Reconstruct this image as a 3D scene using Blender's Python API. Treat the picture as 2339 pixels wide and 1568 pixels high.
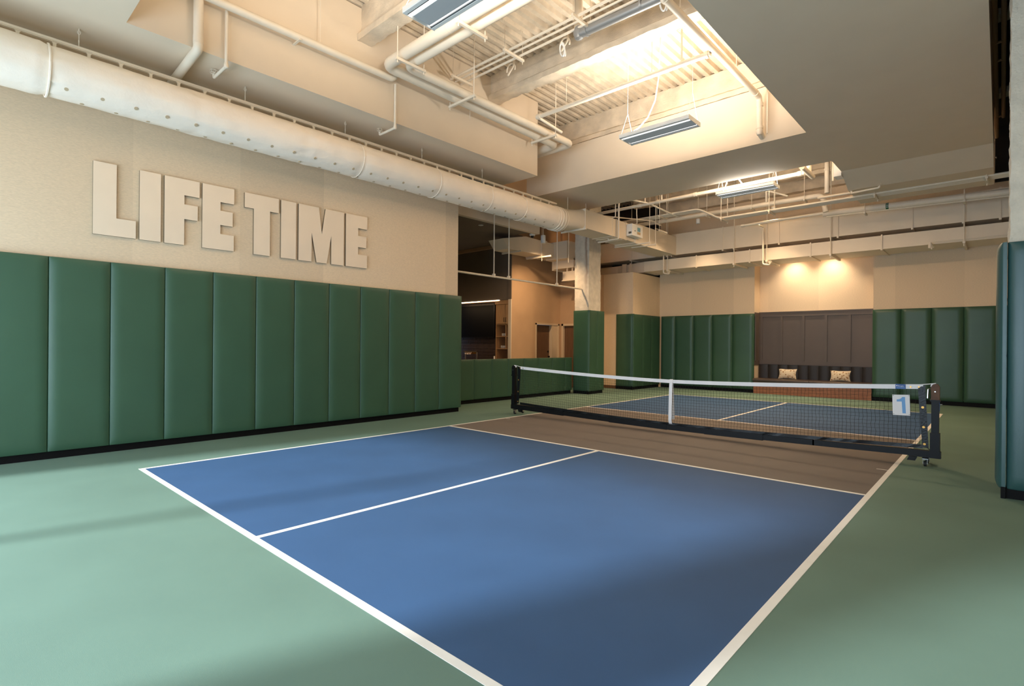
import bpy, math, random
from math import sin, cos, pi, radians, sqrt, atan2
from mathutils import Vector, Matrix, noise

for o in list(bpy.data.objects): bpy.data.objects.remove(o, do_unlink=True)
scene = bpy.context.scene
COL = scene.collection
random.seed(7)

# ------------------------------------------------------------------ camera
cam_d = bpy.data.cameras.new('camera'); cam = bpy.data.objects.new('camera', cam_d); COL.objects.link(cam)
YAW, ROLL = 0.757735, 0.008061
R_ = Vector((cos(YAW), sin(YAW), 0)); F_ = Vector((-sin(YAW), cos(YAW), 0)); Z_ = Vector((0, 0, 1))
right = R_*cos(ROLL) + Z_*sin(ROLL); up = Z_*cos(ROLL) - R_*sin(ROLL); back = -F_
cam.matrix_world = Matrix(((right.x, up.x, back.x, 3.9327), (right.y, up.y, back.y, -8.2974), (right.z, up.z, back.z, 1.42373), (0, 0, 0, 1)))
cam_d.sensor_width = 36.0; cam_d.sensor_fit = 'HORIZONTAL'; cam_d.lens = 1217.8593/2339*36
cam_d.shift_x = (1169.5-1131.993)/2339; cam_d.shift_y = (787.412-784)/2339
cam_d.clip_start = 0.05; cam_d.clip_end = 200
scene.camera = cam

# ------------------------------------------------------------------ light and exposure
vs = scene.view_settings
vs.view_transform = 'Standard'; vs.look = 'None'; vs.gamma = 1.0; vs.use_curve_mapping = False
vs.exposure = 0.6
w = bpy.data.worlds.new('world'); scene.world = w; w.use_nodes = True
w.node_tree.nodes['Background'].inputs[0].default_value = (0.50, 0.68, 1.0, 1)
w.node_tree.nodes['Background'].inputs[1].default_value = 0.35
WARM = (1.0, 0.925, 0.83); WARMER = (1.0, 0.68, 0.40); COOL = (0.66, 0.82, 1.0)
def area(name, loc, tgt, sx, sy, power, color, spread=180):
    d = bpy.data.lights.new(name, 'AREA'); d.shape = 'RECTANGLE'; d.size = sx; d.size_y = sy; d.energy = power; d.color = color
    d.spread = radians(spread)
    o = bpy.data.objects.new(name, d); COL.objects.link(o); o.location = loc
    o.rotation_euler = (Vector(tgt)-Vector(loc)).to_track_quat('-Z', 'Y').to_euler()
    return o
def spot(name, loc, tgt, power, color, ang, blend=0.6, size=0.04):
    d = bpy.data.lights.new(name, 'SPOT'); d.energy = power; d.color = color; d.spot_size = radians(ang); d.spot_blend = blend; d.shadow_soft_size = size
    o = bpy.data.objects.new(name, d); COL.objects.link(o); o.location = loc
    o.rotation_euler = (Vector(tgt)-Vector(loc)).to_track_quat('-Z', 'Y').to_euler()
    return o
# daylight from outside the windows behind the camera: an added spot standing in for low sun and the sky in the openings
s = bpy.data.lights.new('sun_standin', 'SPOT'); s.energy = 60000; s.color = (0.88, 0.95, 1.0); s.shadow_soft_size = 1.1; s.spot_size = radians(26); s.spot_blend = 0.3
so = bpy.data.objects.new('sun_standin', s); COL.objects.link(so); so.location = (-6.7, -32, 11.5)
so.rotation_euler = (Vector((-0.6, -10.5, 1.6))-so.location).to_track_quat('-Z', 'Y').to_euler()
area('window_sky_light', (-2.98, -10.62, 1.6), (-2.98, 0, 1.3), 2.1, 3.0, 105, COOL)
area('window_sky_light', (-0.70, -10.62, 1.6), (-0.70, 0, 1.3), 2.2, 3.0, 105, COOL)
area('window_sky_light', (2.60, -10.62, 1.6), (2.60, 0, 1.3), 2.4, 3.0, 135, COOL)

# ------------------------------------------------------------------ materials
def lin(c):
    return tuple((v/255/12.92 if v/255 <= 0.04045 else ((v/255+0.055)/1.055)**2.4) for v in c)
MATS = {}
def mat(name, rgb, rough=0.6, metal=0.0, var=0.0, vscale=4.0, bump=0.0, bscale=40.0, stretch=None, emit=None, estr=0.0, coat=0.0, spec=0.5):
    m = bpy.data.materials.new(name); m.use_nodes = True
    nt = m.node_tree; b = nt.nodes['Principled BSDF']
    c = lin(rgb)
    b.inputs['Base Color'].default_value = (*c, 1); b.inputs['Roughness'].default_value = rough; b.inputs['Metallic'].default_value = metal
    b.inputs['Specular IOR Level'].default_value = spec
    if coat: b.inputs['Coat Weight'].default_value = coat; b.inputs['Coat Roughness'].default_value = 0.3
    tc = None
    if var or bump:
        tc = nt.nodes.new('ShaderNodeNewGeometry')
        mp = nt.nodes.new('ShaderNodeMapping'); nt.links.new(tc.outputs['Position'], mp.inputs[0])
        if stretch: mp.inputs['Scale'].default_value = stretch
    if var:
        n = nt.nodes.new('ShaderNodeTexNoise'); n.inputs['Scale'].default_value = vscale; n.inputs['Detail'].default_value = 5
        nt.links.new(mp.outputs[0], n.inputs['Vector'])
        r = nt.nodes.new('ShaderNodeMapRange'); r.inputs[1].default_value = 0.3; r.inputs[2].default_value = 0.7
        r.inputs[3].default_value = 1-var; r.inputs[4].default_value = 1+var
        nt.links.new(n.outputs['Fac'], r.inputs[0])
        mx = nt.nodes.new('ShaderNodeVectorMath'); mx.operation = 'SCALE'; mx.inputs[0].default_value = c
        nt.links.new(r.outputs[0], mx.inputs['Scale']); nt.links.new(mx.outputs[0], b.inputs['Base Color'])
    if bump:
        n2 = nt.nodes.new('ShaderNodeTexNoise'); n2.inputs['Scale'].default_value = bscale; n2.inputs['Detail'].default_value = 4
        nt.links.new(mp.outputs[0], n2.inputs['Vector'])
        bp = nt.nodes.new('ShaderNodeBump'); bp.inputs['Strength'].default_value = bump; bp.inputs['Distance'].default_value = 0.01
        nt.links.new(n2.outputs['Fac'], bp.inputs['Height']); nt.links.new(bp.outputs[0], b.inputs['Normal'])
    if emit:
        b.inputs['Emission Color'].default_value = (*emit, 1); b.inputs['Emission Strength'].default_value = estr
    MATS[name] = m
    return m
mat('court_green', (101, 126, 112), 0.75, var=0.06, vscale=1.2, bump=0.12, bscale=420, spec=0.3)
mat('court_blue', (54, 85, 122), 0.75, var=0.06, vscale=1.5, bump=0.12, bscale=420, spec=0.3)
mat('court_grey', (114, 104, 96), 0.75, var=0.06, vscale=1.5, bump=0.12, bscale=420, spec=0.3)
mat('line_white', (238, 232, 222), 0.7, var=0.03, vscale=6)
mat('vinyl_green', (54, 86, 64), 0.40, var=0.05, vscale=2.0, bump=0.10, bscale=260)
mat('vinyl_daylit', (48, 82, 80), 0.30, var=0.05, vscale=2.0, bump=0.10, bscale=260)  # the green pad vinyl with cool window light mixed into its colour
mat('black_base', (10, 9, 9), 0.6, spec=0.15)
mat('wallpaper', (224, 200, 168), 0.85, var=0.10, vscale=30, bump=0.15, bscale=120, stretch=(1, 1, 9))
mat('paint', (230, 212, 187), 0.75, var=0.02, vscale=2)
mat('paint_tan', (188, 154, 118), 0.8, var=0.03, vscale=3)
mat('paint_bar', (118, 104, 90), 0.85, var=0.04, vscale=3)
mat('fireproof', (222, 204, 178), 0.95, var=0.17, vscale=3.2, bump=0.6, bscale=45)
mat('concrete', (216, 205, 186), 0.92, var=0.10, vscale=7, bump=0.9, bscale=45)
mat('plenum_shade', (34, 28, 24), 0.9, var=0.3, vscale=2)  # near-black colour stands in for the unlit ceiling space
mat('pipe_paint', (234, 220, 198), 0.5, var=0.03, vscale=5)
mat('duct_paint', (232, 216, 192), 0.55, var=0.03, vscale=2)
mat('duct_fabric', (252, 238, 220), 0.8, var=0.03, vscale=3, bump=0.35, bscale=16)
mat('pipe_grey', (150, 150, 148), 0.4, metal=0.3, var=0.05)
mat('vent_shadow', (196, 174, 142), 0.9)
mat('steel', (190, 190, 188), 0.25, metal=1.0)
mat('brushed', (240, 222, 198), 0.5, metal=0.25, var=0.02, vscale=3)
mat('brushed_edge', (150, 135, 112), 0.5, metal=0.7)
mat('black_steel', (9, 9, 9), 0.45, var=0.1, vscale=8, spec=0.25)
mat('rubber', (26, 26, 26), 0.7)
mat('net_cord', (20, 26, 24), 0.8)
mat('net_vinyl', (12, 14, 14), 0.35, bump=0.3, bscale=60, spec=0.35)
mat('net_white', (236, 234, 234), 0.7, bump=0.2, bscale=50)
mat('brass', (200, 150, 80), 0.35, metal=0.9)
mat('rust_brown', (82, 54, 34), 0.5, metal=0.5, var=0.25, vscale=14)
mat('sign_white', (228, 224, 222), 0.5)
mat('sign_blue', (104, 156, 206), 0.5)
mat('label_blue', (40, 84, 150), 0.5)
mat('label_line', (120, 160, 200), 0.5)
mat('bench_vinyl', (62, 50, 42), 0.38, bump=0.1, bscale=80)
mat('bench_back', (38, 31, 27), 0.5, bump=0.1, bscale=80)
mat('wainscot', (88, 76, 68), 0.5, var=0.03)
mat('wood_base', (150, 96, 62), 0.5, var=0.25, vscale=6, stretch=(1, 1, 8))
mat('wood_light', (196, 152, 108), 0.5, var=0.12, vscale=5, stretch=(6, 6, 0.6))
mat('wood_dark', (104, 72, 48), 0.5, var=0.22, vscale=6, stretch=(8, 8, 0.6))
mat('door_frame', (206, 182, 150), 0.5)
mat('tile_dark', (58, 47, 42), 0.45, var=0.25, vscale=9)
mat('grout', (112, 96, 84), 0.9)
mat('screen_black', (3, 3, 3), 0.6, spec=0.1)
mat('glassware', (236, 236, 232), 0.15, spec=0.8)
mat('fixture_white', (240, 238, 232), 0.4)
mat('fixture_grey', (96, 100, 104), 0.5, metal=0.4)
mat('fixture_lens', (150, 156, 158), 0.5, emit=(0.85, 0.95, 1.0), estr=0.07)
mat('fixture_glow', (250, 248, 240), 0.5, emit=(1, 0.95, 0.88), estr=2.2)
mat('lamp_glow', (255, 240, 220), 0.5, emit=(1, 0.86, 0.68), estr=14)
mat('strip_glow', (255, 240, 220), 0.5, emit=(1, 0.80, 0.58), estr=9)
mat('dome_black', (6, 6, 7), 0.1)
mat('screen_blue', (120, 172, 186), 0.4)
mat('label_tan', (200, 170, 130), 0.6)
mat('label_dark', (90, 84, 70), 0.6)
mat('label_green', (18, 84, 48), 0.5)
mat('window_frame', (60, 58, 56), 0.5)
# pillow: cream ground with brown blossoms
m = mat('pillow_print', (220, 200, 168), 0.85); nt = m.node_tree; b = nt.nodes['Principled BSDF']
tc = nt.nodes.new('ShaderNodeNewGeometry'); vo = nt.nodes.new('ShaderNodeTexVoronoi'); vo.inputs['Scale'].default_value = 17
nz = nt.nodes.new('ShaderNodeTexNoise'); nz.inputs['Scale'].default_value = 30; nz.inputs['Detail'].default_value = 3
ad = nt.nodes.new('ShaderNodeMath'); ad.operation = 'MULTIPLY_ADD'; ad.inputs[1].default_value = 0.9
rp = nt.nodes.new('ShaderNodeValToRGB'); rp.color_ramp.interpolation = 'CONSTANT'
e = rp.color_ramp.elements; e[0].position = 0; e[0].color = (*lin((112, 76, 46)), 1); e[1].position = 0.80; e[1].color = (*lin((224, 206, 176)), 1)
x = e.new(0.56); x.color = (*lin((166, 120, 78)), 1); x = e.new(0.72); x.color = (*lin((210, 182, 140)), 1)
nt.links.new(tc.outputs['Position'], vo.inputs['Vector']); nt.links.new(tc.outputs['Position'], nz.inputs['Vector'])
nt.links.new(nz.outputs['Fac'], ad.inputs[0]); nt.links.new(vo.outputs['Distance'], ad.inputs[2]); nt.links.new(ad.outputs[0], rp.inputs[0])
nt.links.new(rp.outputs[0], b.inputs['Base Color'])
# wallpaper: slightly different tone per hung sheet (flat print)
m = MATS['wallpaper']; nt = m.node_tree; b = nt.nodes['Principled BSDF']
geo = nt.nodes.new('ShaderNodeNewGeometry'); sp = nt.nodes.new('ShaderNodeSeparateXYZ'); nt.links.new(geo.outputs['Position'], sp.inputs[0])
a1 = nt.nodes.new('ShaderNodeMath'); a1.operation = 'ADD'; nt.links.new(sp.outputs['X'], a1.inputs[0]); nt.links.new(sp.outputs['Y'], a1.inputs[1])
a2 = nt.nodes.new('ShaderNodeMath'); a2.operation = 'ADD'; a2.inputs[1].default_value = 10.90; nt.links.new(a1.outputs[0], a2.inputs[0])
a3 = nt.nodes.new('ShaderNodeMath'); a3.operation = 'DIVIDE'; a3.inputs[1].default_value = 1.37; nt.links.new(a2.outputs[0], a3.inputs[0])
a4 = nt.nodes.new('ShaderNodeMath'); a4.operation = 'FLOOR'; nt.links.new(a3.outputs[0], a4.inputs[0])
wn = nt.nodes.new('ShaderNodeTexWhiteNoise'); wn.noise_dimensions = '1D'; nt.links.new(a4.outputs[0], wn.inputs['W'])
mr = nt.nodes.new('ShaderNodeMapRange'); mr.inputs[3].default_value = 0.93; mr.inputs[4].default_value = 1.06; nt.links.new(wn.outputs['Value'], mr.inputs[0])
sc = nt.nodes.new('ShaderNodeVectorMath'); sc.operation = 'SCALE'
old = b.inputs['Base Color'].links[0].from_socket; nt.links.new(old, sc.inputs[0]); nt.links.new(mr.outputs[0], sc.inputs['Scale']); nt.links.new(sc.outputs[0], b.inputs['Base Color'])

# concrete column: brown water streak
m = MATS['concrete']; nt = m.node_tree; b = nt.nodes['Principled BSDF']
geo = nt.nodes.new('ShaderNodeNewGeometry'); sp = nt.nodes.new('ShaderNodeSeparateXYZ'); nt.links.new(geo.outputs['Position'], sp.inputs[0])
nz = nt.nodes.new('ShaderNodeTexNoise'); nz.inputs['Scale'].default_value = 3.5; nz.inputs['Detail'].default_value = 6; nt.links.new(geo.outputs['Position'], nz.inputs['Vector'])
d1_ = nt.nodes.new('ShaderNodeMath'); d1_.operation = 'MULTIPLY_ADD'; d1_.inputs[1].default_value = 0.16; nt.links.new(nz.outputs['Fac'], d1_.inputs[0]); nt.links.new(sp.outputs['X'], d1_.inputs[2])
d2_ = nt.nodes.new('ShaderNodeMath'); d2_.operation = 'ADD'; d2_.inputs[1].default_value = 4.765; nt.links.new(d1_.outputs[0], d2_.inputs[0])
d3_ = nt.nodes.new('ShaderNodeMath'); d3_.operation = 'ABSOLUTE'; nt.links.new(d2_.outputs[0], d3_.inputs[0])
m1_ = nt.nodes.new('ShaderNodeMapRange'); m1_.inputs[1].default_value = 0.0; m1_.inputs[2].default_value = 0.06; m1_.inputs[3].default_value = 0.75; m1_.inputs[4].default_value = 0.0; nt.links.new(d3_.outputs[0], m1_.inputs[0])
m2_ = nt.nodes.new('ShaderNodeMapRange'); m2_.inputs[1].default_value = 2.6; m2_.inputs[2].default_value = 4.2; nt.links.new(sp.outputs['Z'], m2_.inputs[0])
mm_ = nt.nodes.new('ShaderNodeMath'); mm_.operation = 'MULTIPLY'; nt.links.new(m1_.outputs[0], mm_.inputs[0]); nt.links.new(m2_.outputs[0], mm_.inputs[1])
mix = nt.nodes.new('ShaderNodeMix'); mix.data_type = 'RGBA'; old = b.inputs['Base Color'].links[0].from_socket
nt.links.new(mm_.outputs[0], mix.inputs[0]); nt.links.new(old, mix.inputs[6]); mix.inputs[7].default_value = (*lin((132, 84, 46)), 1); nt.links.new(mix.outputs[2], b.inputs['Base Color'])

# ------------------------------------------------------------------ mesh helpers
class MB:
    def __init__(s): s.v = []; s.f = []
    def add(s, v, f):
        n = len(s.v); s.v += [tuple(p) for p in v]; s.f += [tuple(i+n for i in q) for q in f]; return s
    def box(s, x0, x1, y0, y1, z0, z1):
        v = [(x, y, z) for x in (x0, x1) for y in (y0, y1) for z in (z0, z1)]
        return s.add(v, [(0, 1, 3, 2), (4, 6, 7, 5), (0, 4, 5, 1), (2, 3, 7, 6), (0, 2, 6, 4), (1, 5, 7, 3)])
    def prism(s, poly, axis, a0, a1):
        """polygon (two coordinates) swept along axis from a0 to a1; the remaining axes in order"""
        def pt(p, a): return {'x': (a, p[0], p[1]), 'y': (p[0], a, p[1]), 'z': (p[0], p[1], a)}[axis]
        n = len(poly); v = [pt(p, a0) for p in poly]+[pt(p, a1) for p in poly]
        f = [tuple(range(n-1, -1, -1)), tuple(range(n, 2*n))]+[(i, (i+1) % n, n+(i+1) % n, n+i) for i in range(n)]
        return s.add(v, f)
    def tube(s, pts, r, seg=10, caps=True, rr=None):
        pts = [Vector(p) for p in pts]; n = len(pts); rings = []
        t0 = (pts[1]-pts[0]).normalized(); ref = Vector((0, 0, 1)) if abs(t0.z) < 0.9 else Vector((1, 0, 0))
        u = t0.cross(ref).normalized()
        for i, p in enumerate(pts):
            t = (pts[min(i+1, n-1)]-pts[max(i-1, 0)]).normalized()
            u = (u-t*u.dot(t)).normalized(); w_ = t.cross(u); q = rr[i] if rr else r
            rings.append([p+(u*cos(2*pi*k/seg)+w_*sin(2*pi*k/seg))*q for k in range(seg)])
        v = [x for g in rings for x in g]; f = []
        for i in range(n-1):
            for k in range(seg): f.append((i*seg+k, i*seg+(k+1) % seg, (i+1)*seg+(k+1) % seg, (i+1)*seg+k))
        if caps: f.append(tuple(range(seg-1, -1, -1))); f.append(tuple((n-1)*seg+k for k in range(seg)))
        return s.add(v, f)
    def cyl(s, p0, p1, r, seg=12): return s.tube([p0, p1], r, seg)
    def lathe(s, c, prof, seg=16, axis='z'):
        v = []; f = []; n = len(prof)
        for (r, h) in prof:
            for k in range(seg):
                a = 2*pi*k/seg
                d = {'z': (r*cos(a), r*sin(a), h), 'y': (r*cos(a), h, r*sin(a)), 'x': (h, r*cos(a), r*sin(a))}[axis]
                v.append((c[0]+d[0], c[1]+d[1], c[2]+d[2]))
        for i in range(n-1):
            for k in range(seg): f.append((i*seg+k, i*seg+(k+1) % seg, (i+1)*seg+(k+1) % seg, (i+1)*seg+k))
        f.append(tuple(range(seg))); f.append(tuple((n-1)*seg+k for k in range(seg)))
        return s.add(v, f)
    def mesh(s, name, m, smooth=False):
        me = bpy.data.meshes.new(name); me.from_pydata(s.v, [], s.f)
        import bmesh
        bm = bmesh.new(); bm.from_mesh(me); bmesh.ops.recalc_face_normals(bm, faces=bm.faces)
        if smooth:
            for f in bm.faces: f.smooth = True
            for ed in bm.edges:
                if len(ed.link_faces) == 2 and ed.calc_face_angle(0) > 0.75: ed.smooth = False
        bm.to_mesh(me); bm.free()
        me.materials.append(MATS[m]); return me
ORG = {}
def part(parent, name, m, mb, smooth=False, label=None, kind=None):
    o = bpy.data.objects.new(name, mb.mesh(name, m, smooth) if isinstance(mb, MB) else mb); COL.objects.link(o)
    if parent is not None:
        o.parent = parent
        o.matrix_parent_inverse = Matrix.Translation(-Vector(ORG.get(parent.name, (0, 0, 0))))
    if label: o['label'] = label
    if kind: o['kind'] = kind
    return o
def tag(o, label, cat, group=None):
    o['label'] = label; o['category'] = cat
    if group: o['group'] = group
    return o
def thing(name, label, cat, loc, group=None):
    o = bpy.data.objects.new(name, None); COL.objects.link(o); o.location = loc; o.empty_display_size = 0.1
    ORG[o.name] = tuple(loc)
    return tag(o, label, cat, group)
def single(name, label, cat, m, mb, smooth=False, group=None):
    xs = [p[0] for p in mb.v]; ys = [p[1] for p in mb.v]; zs = [p[2] for p in mb.v]
    c = Vector(((min(xs)+max(xs))/2, (min(ys)+max(ys))/2, min(zs)))
    mb.v = [tuple(Vector(p)-c) for p in mb.v]
    o = bpy.data.objects.new(name, mb.mesh(name, m, smooth)); COL.objects.link(o); o.location = c; ORG[o.name] = tuple(c)
    return tag(o, label, cat, group)
def struct(name, m, mb, smooth=False, label=None):
    o = bpy.data.objects.new(name, mb.mesh(name, m, smooth)); COL.objects.link(o); o['kind'] = 'structure'
    if label: o['label'] = label
    return o
def B(*a): return MB().box(*a)
def rounded(path, rad, n=5):
    """polyline with its corners rounded"""
    P = [Vector(p) for p in path]; out = [P[0]]
    for i in range(1, len(P)-1):
        a = (P[i-1]-P[i]); c = (P[i+1]-P[i]); r = min(rad, a.length*0.49, c.length*0.49); a.normalize(); c.normalize()
        p0 = P[i]+a*r; p1 = P[i]+c*r
        for k in range(n+1):
            t = k/n; out.append(p0*(1-t)**2+P[i]*2*t*(1-t)+p1*t*t)
    return out+[P[-1]]
def rough_prism(poly, axis, a0, a1, step, amp, sub=0.12, seed=0):
    """profile swept along an axis with a lumpy sprayed surface"""
    pts = []
    for i in range(len(poly)):
        p, q = Vector(poly[i]), Vector(poly[(i+1) % len(poly)]); k = max(1, int((q-p).length/sub))
        pts += [p.lerp(q, j/k) for j in range(k)]
    n = max(2, int(abs(a1-a0)/step)); m_ = len(pts); v = []; f = []
    cx = sum(p.x for p in pts)/m_; cy = sum(p.y for p in pts)/m_
    for i in range(n+1):
        a = a0+(a1-a0)*i/n
        for j, p in enumerate(pts):
            d = (noise.noise(Vector((a*6+seed, p.x*6, p.y*6)))*0.7+noise.noise(Vector((a*19+seed, p.x*19, p.y*19)))*0.5)*amp
            dv = Vector((p.x-cx, p.y-cy)); dv = dv.normalized()*d if dv.length else dv
            q = (p.x+dv.x, p.y+dv.y)
            v.append({'x': (a, q[0], q[1]), 'y': (q[0], a, q[1]), 'z': (q[0], q[1], a)}[axis])
    for i in range(n):
        for j in range(m_): f.append((i*m_+j, i*m_+(j+1) % m_, (i+1)*m_+(j+1) % m_, (i+1)*m_+j))
    f.append(tuple(range(m_))); f.append(tuple(n*m_+j for j in range(m_)))
    return MB().add(v, f)
_padcache = {}
def pad_mesh(wd, ht, th, m, soft=0.65):
    """stuffed vinyl panel: x across, z up, front towards -y, back at y=0; puffed with rounded edges and corner puckers"""
    key = (round(wd, 3), round(ht, 3), th, m, soft)
    if key in _padcache: return _padcache[key]
    def stops(L):
        e = [0, 0.004, 0.012, 0.026, 0.05, 0.085, 0.13]; e = [x for x in e if x < L/2-0.01]
        mid = max(1, int((L-2*e[-1])/0.3)); return e+[e[-1]+(L-2*e[-1])*k/(mid+1) for k in range(1, mid+1)]+[L-x for x in reversed(e)]
    us, vs_ = stops(wd), stops(ht); v = []; f = []
    def prof(d, R=0.13): t = min(1, d/R); return (1-(1-t)**2.6)
    for z in vs_:
        for x in us:
            pu, pv = prof(min(x, wd-x)), prof(min(z, ht-z), 0.10)
            q = 1-soft+soft*min(pu, 1)*(0.45+0.55*pv)
            if min(z, ht-z) < 1e-6 or min(x, wd-x) < 1e-6: q *= 0.9
            q += 0.05*noise.noise(Vector((x*5+wd*3, z*2.3, ht)))*pu*pv
            v.append((x-wd/2, -th*q, z))
    n = len(us)
    for j in range(len(vs_)-1):
        for i in range(n-1): f.append((j*n+i, j*n+i+1, (j+1)*n+i+1, (j+1)*n+i))
    per = [i for i in range(n)]+[j*n+n-1 for j in range(1, len(vs_))]+[(len(vs_)-1)*n+i for i in range(n-2, -1, -1)]+[j*n for j in range(len(vs_)-2, 0, -1)]
    bk = len(v); v += [(v[i][0], 0.0, v[i][2]) for i in per]
    for k in range(len(per)): f.append((per[k], bk+k, bk+(k+1) % len(per), per[(k+1) % len(per)]))
    f.append(tuple(range(bk, bk+len(per))))
    me = MB().add(v, f).mesh('pad', m, True)
    _padcache[key] = me; return me
def padding(label, base, face, fixed, stops, z0, z1, th=0.075, m='vinyl_green', kick=True, gap=0.003, soft=0.6):
    """a row of pads. face: '+x' pads on an x plane looking +x (stops along y), '-y' pads on a y plane looking -y (stops along x), '-x'"""
    t = thing('wall_padding', label, 'wall padding', base)
    add_pads(t, face, fixed, stops, z0, z1, th, m, kick, gap, soft); return t
def add_pads(t, face, fixed, stops, z0, z1, th=0.075, m='vinyl_green', kick=True, gap=0.003, soft=0.6):
    for a, b_ in zip(stops, stops[1:]):
        wd = b_-a-gap; c = (a+b_)/2
        o = part(t, 'pad', m, pad_mesh(wd, z1-z0, th, m, soft))
        if face == '-y': o.location = (c, fixed, z0); o.rotation_euler = (0, 0, 0)
        elif face == '+x': o.location = (fixed, c, z0); o.rotation_euler = (0, 0, pi/2)
        elif face == '-x': o.location = (fixed, c, z0); o.rotation_euler = (0, 0, -pi/2)
        elif face == '+y': o.location = (c, fixed, z0); o.rotation_euler = (0, 0, pi)
    if kick:
        a, b_ = stops[0], stops[-1]; d = th*0.45
        k = {'-y': (a, b_-0.02, fixed-d, fixed, 0, z0+0.02), '+x': (fixed, fixed+d, a, b_-0.05, 0, z0+0.02), '-x': (fixed-d, fixed, a, b_, 0, z0+0.02), '+y': (a, b_, fixed, fixed+d, 0, z0+0.02)}[face]
        part(t, 'kick_base', 'black_base', B(*k))

# ------------------------------------------------------------------ floor and court
fl = struct('floor', 'court_green', B(-10.2, 6.2, -11.0, 11.0, -0.1, 0.0))
def paint_rect(name, m, x0, x1, y0, y1, z=0.0012): part(fl, name, m, B(x0, x1, y0, y1, -0.005, z))
W2, LN = 3.048, 0.0508
for sy in (-1, 1):
    for sx in (-1, 1):
        xs = sorted((sx*0.0254, sx*(W2-LN))); ys = sorted((sy*2.134, sy*(6.706-LN)))
        paint_rect('service_court', 'court_blue', xs[0], xs[1], ys[0], ys[1])
    ys = sorted((sy*0.0, sy*2.083)); paint_rect('kitchen_zone', 'court_grey', -W2+LN, W2-LN, ys[0], ys[1])
    ys = sorted((sy*2.083, sy*2.134)); paint_rect('kitchen_line', 'line_white', -W2+LN, W2-LN, ys[0], ys[1], 0.002)
    ys = sorted((sy*(6.706-LN), sy*6.706)); paint_rect('baseline', 'line_white', -W2, W2, ys[0], ys[1], 0.002)
    ys = sorted((sy*2.134, sy*(6.706-LN))); paint_rect('centre_line', 'line_white', -0.0254, 0.0254, ys[0], ys[1], 0.002)
    paint_rect('sideline', 'line_white', *sorted((sy*(W2-LN), sy*W2)), -6.706+LN, 6.706-LN, 0.002)
    paint_rect('net_tick_mark', 'line_white', *sorted((sy*(W2-LN), sy*(W2-LN-0.11))), -0.68, -0.665, 0.002)

# ------------------------------------------------------------------ walls
XL = -4.42
struct('wall_left', 'wallpaper', MB().box(-4.62, XL, -10.6, -0.65, 0, 5.1))
struct('wall_rear', 'paint', MB().box(-4.62, -4.05, -10.9, -10.6, 0, 5.1).box(-4.05, 5.7, -10.9, -10.6, 3.12, 6.8).box(0.45, 1.25, -10.9, -10.6, 0, 3.12).box(3.9, 5.7, -10.9, -10.6, 0, 3.12).box(-4.05, 3.9, -10.9, -10.6, 0, 0.06))
for i, (a, b_) in enumerate(((-4.05, -1.88), (-1.88, 0.45), (1.25, 3.9))):
    struct('window_%d' % (i+1), 'window_frame', MB().box(a, a+0.05, -10.8, -10.7, 0.06, 3.12).box(b_-0.05, b_, -10.8, -10.7, 0.06, 3.12).box(a, b_, -10.8, -10.7, 3.06, 3.12).box(a, b_, -10.8, -10.7, 0.06, 0.12))
struct('wall_right', 'plenum_shade', B(5.55, 5.75, -10.6, 10.0, 0, 6.9))
struct('wall_right_side', 'wallpaper', B(5.45, 5.55, -10.6, 9.1, 0, 4.6))
# far wall with the seating alcove
struct('wall_far', 'wallpaper', MB().box(-4.68, -1.57, 9.1, 9.75, 0, 6.2).box(1.45, 5.5, 9.1, 9.75, 0, 6.2).box(-1.57, 1.45, 9.6, 9.75, 0, 6.2).box(-1.57, 1.45, 9.1, 9.6, 4.35, 6.2))
struct('wall_pier', 'wallpaper', MB().box(-5.78, -4.68, 7.24, 9.75, 0, 3.80))
# bar side
struct('wall_bar_door', 'paint_tan', MB().box(-7.055, -6.94, 3.90, 5.05, 0, 5.6).box(-7.2, -6.94, 6.31, 9.7, 0, 5.6).box(-7.2, -6.94, 5.05, 6.31, 2.13, 5.6))
struct('wall_bar_end', 'paint_tan', MB().box(-6.94, -6.86, 6.38, 6.6, 0, 5.2).box(-6.86, -5.9, 6.38, 6.6, 2.13, 3.80).box(-5.9, -5.78, 6.38, 9.7, 0, 3.80))
wb = struct('wall_bar_back', 'paint_bar', MB().box(-10.2, -7.06, 3.88, 4.05, 2.815, 5.6).box(-10.2, -7.06, 4.45, 4.6, 0, 2.9).box(-10.2, -7.06, 3.9, 4.6, 2.80, 2.9))
struct('wall_bar_side', 'paint_bar', MB().box(-10.2, -10.0, -10.6, 3.9, 0, 5.6).box(-10.2, -4.62, -3.2, -3.0, 0, 5.6))
lw = struct('wall_low', 'paint_tan', B(-5.50, -5.325, -0.62, 4.74, 0, 1.045))
struct('ceiling_bar', 'paint_bar', MB().box(-10.2, -5.36, -3.2, 3.15, 4.56, 4.70).box(-10.2, -6.5, 3.15, 3.88, 4.56, 4.70))
struct('trim_1', 'paint', B(-5.36, -5.24, -0.64, 3.12, 4.455, 4.66))
struct('trim_3', 'paint_bar', B(-7.06, -6.942, 3.872, 3.90, 2.82, 5.6))
struct('trim_4', 'paint', B(-7.06, -6.942, 3.872, 3.90, 0, 2.82))
struct('trim_2', 'paint_tan', B(-10.2, -6.96, 3.82, 3.88, 4.45, 4.555))
struct('baseboard_pier', 'wood_dark', B(-5.78, -5.27, 7.22, 7.24, 0, 0.1))

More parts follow.
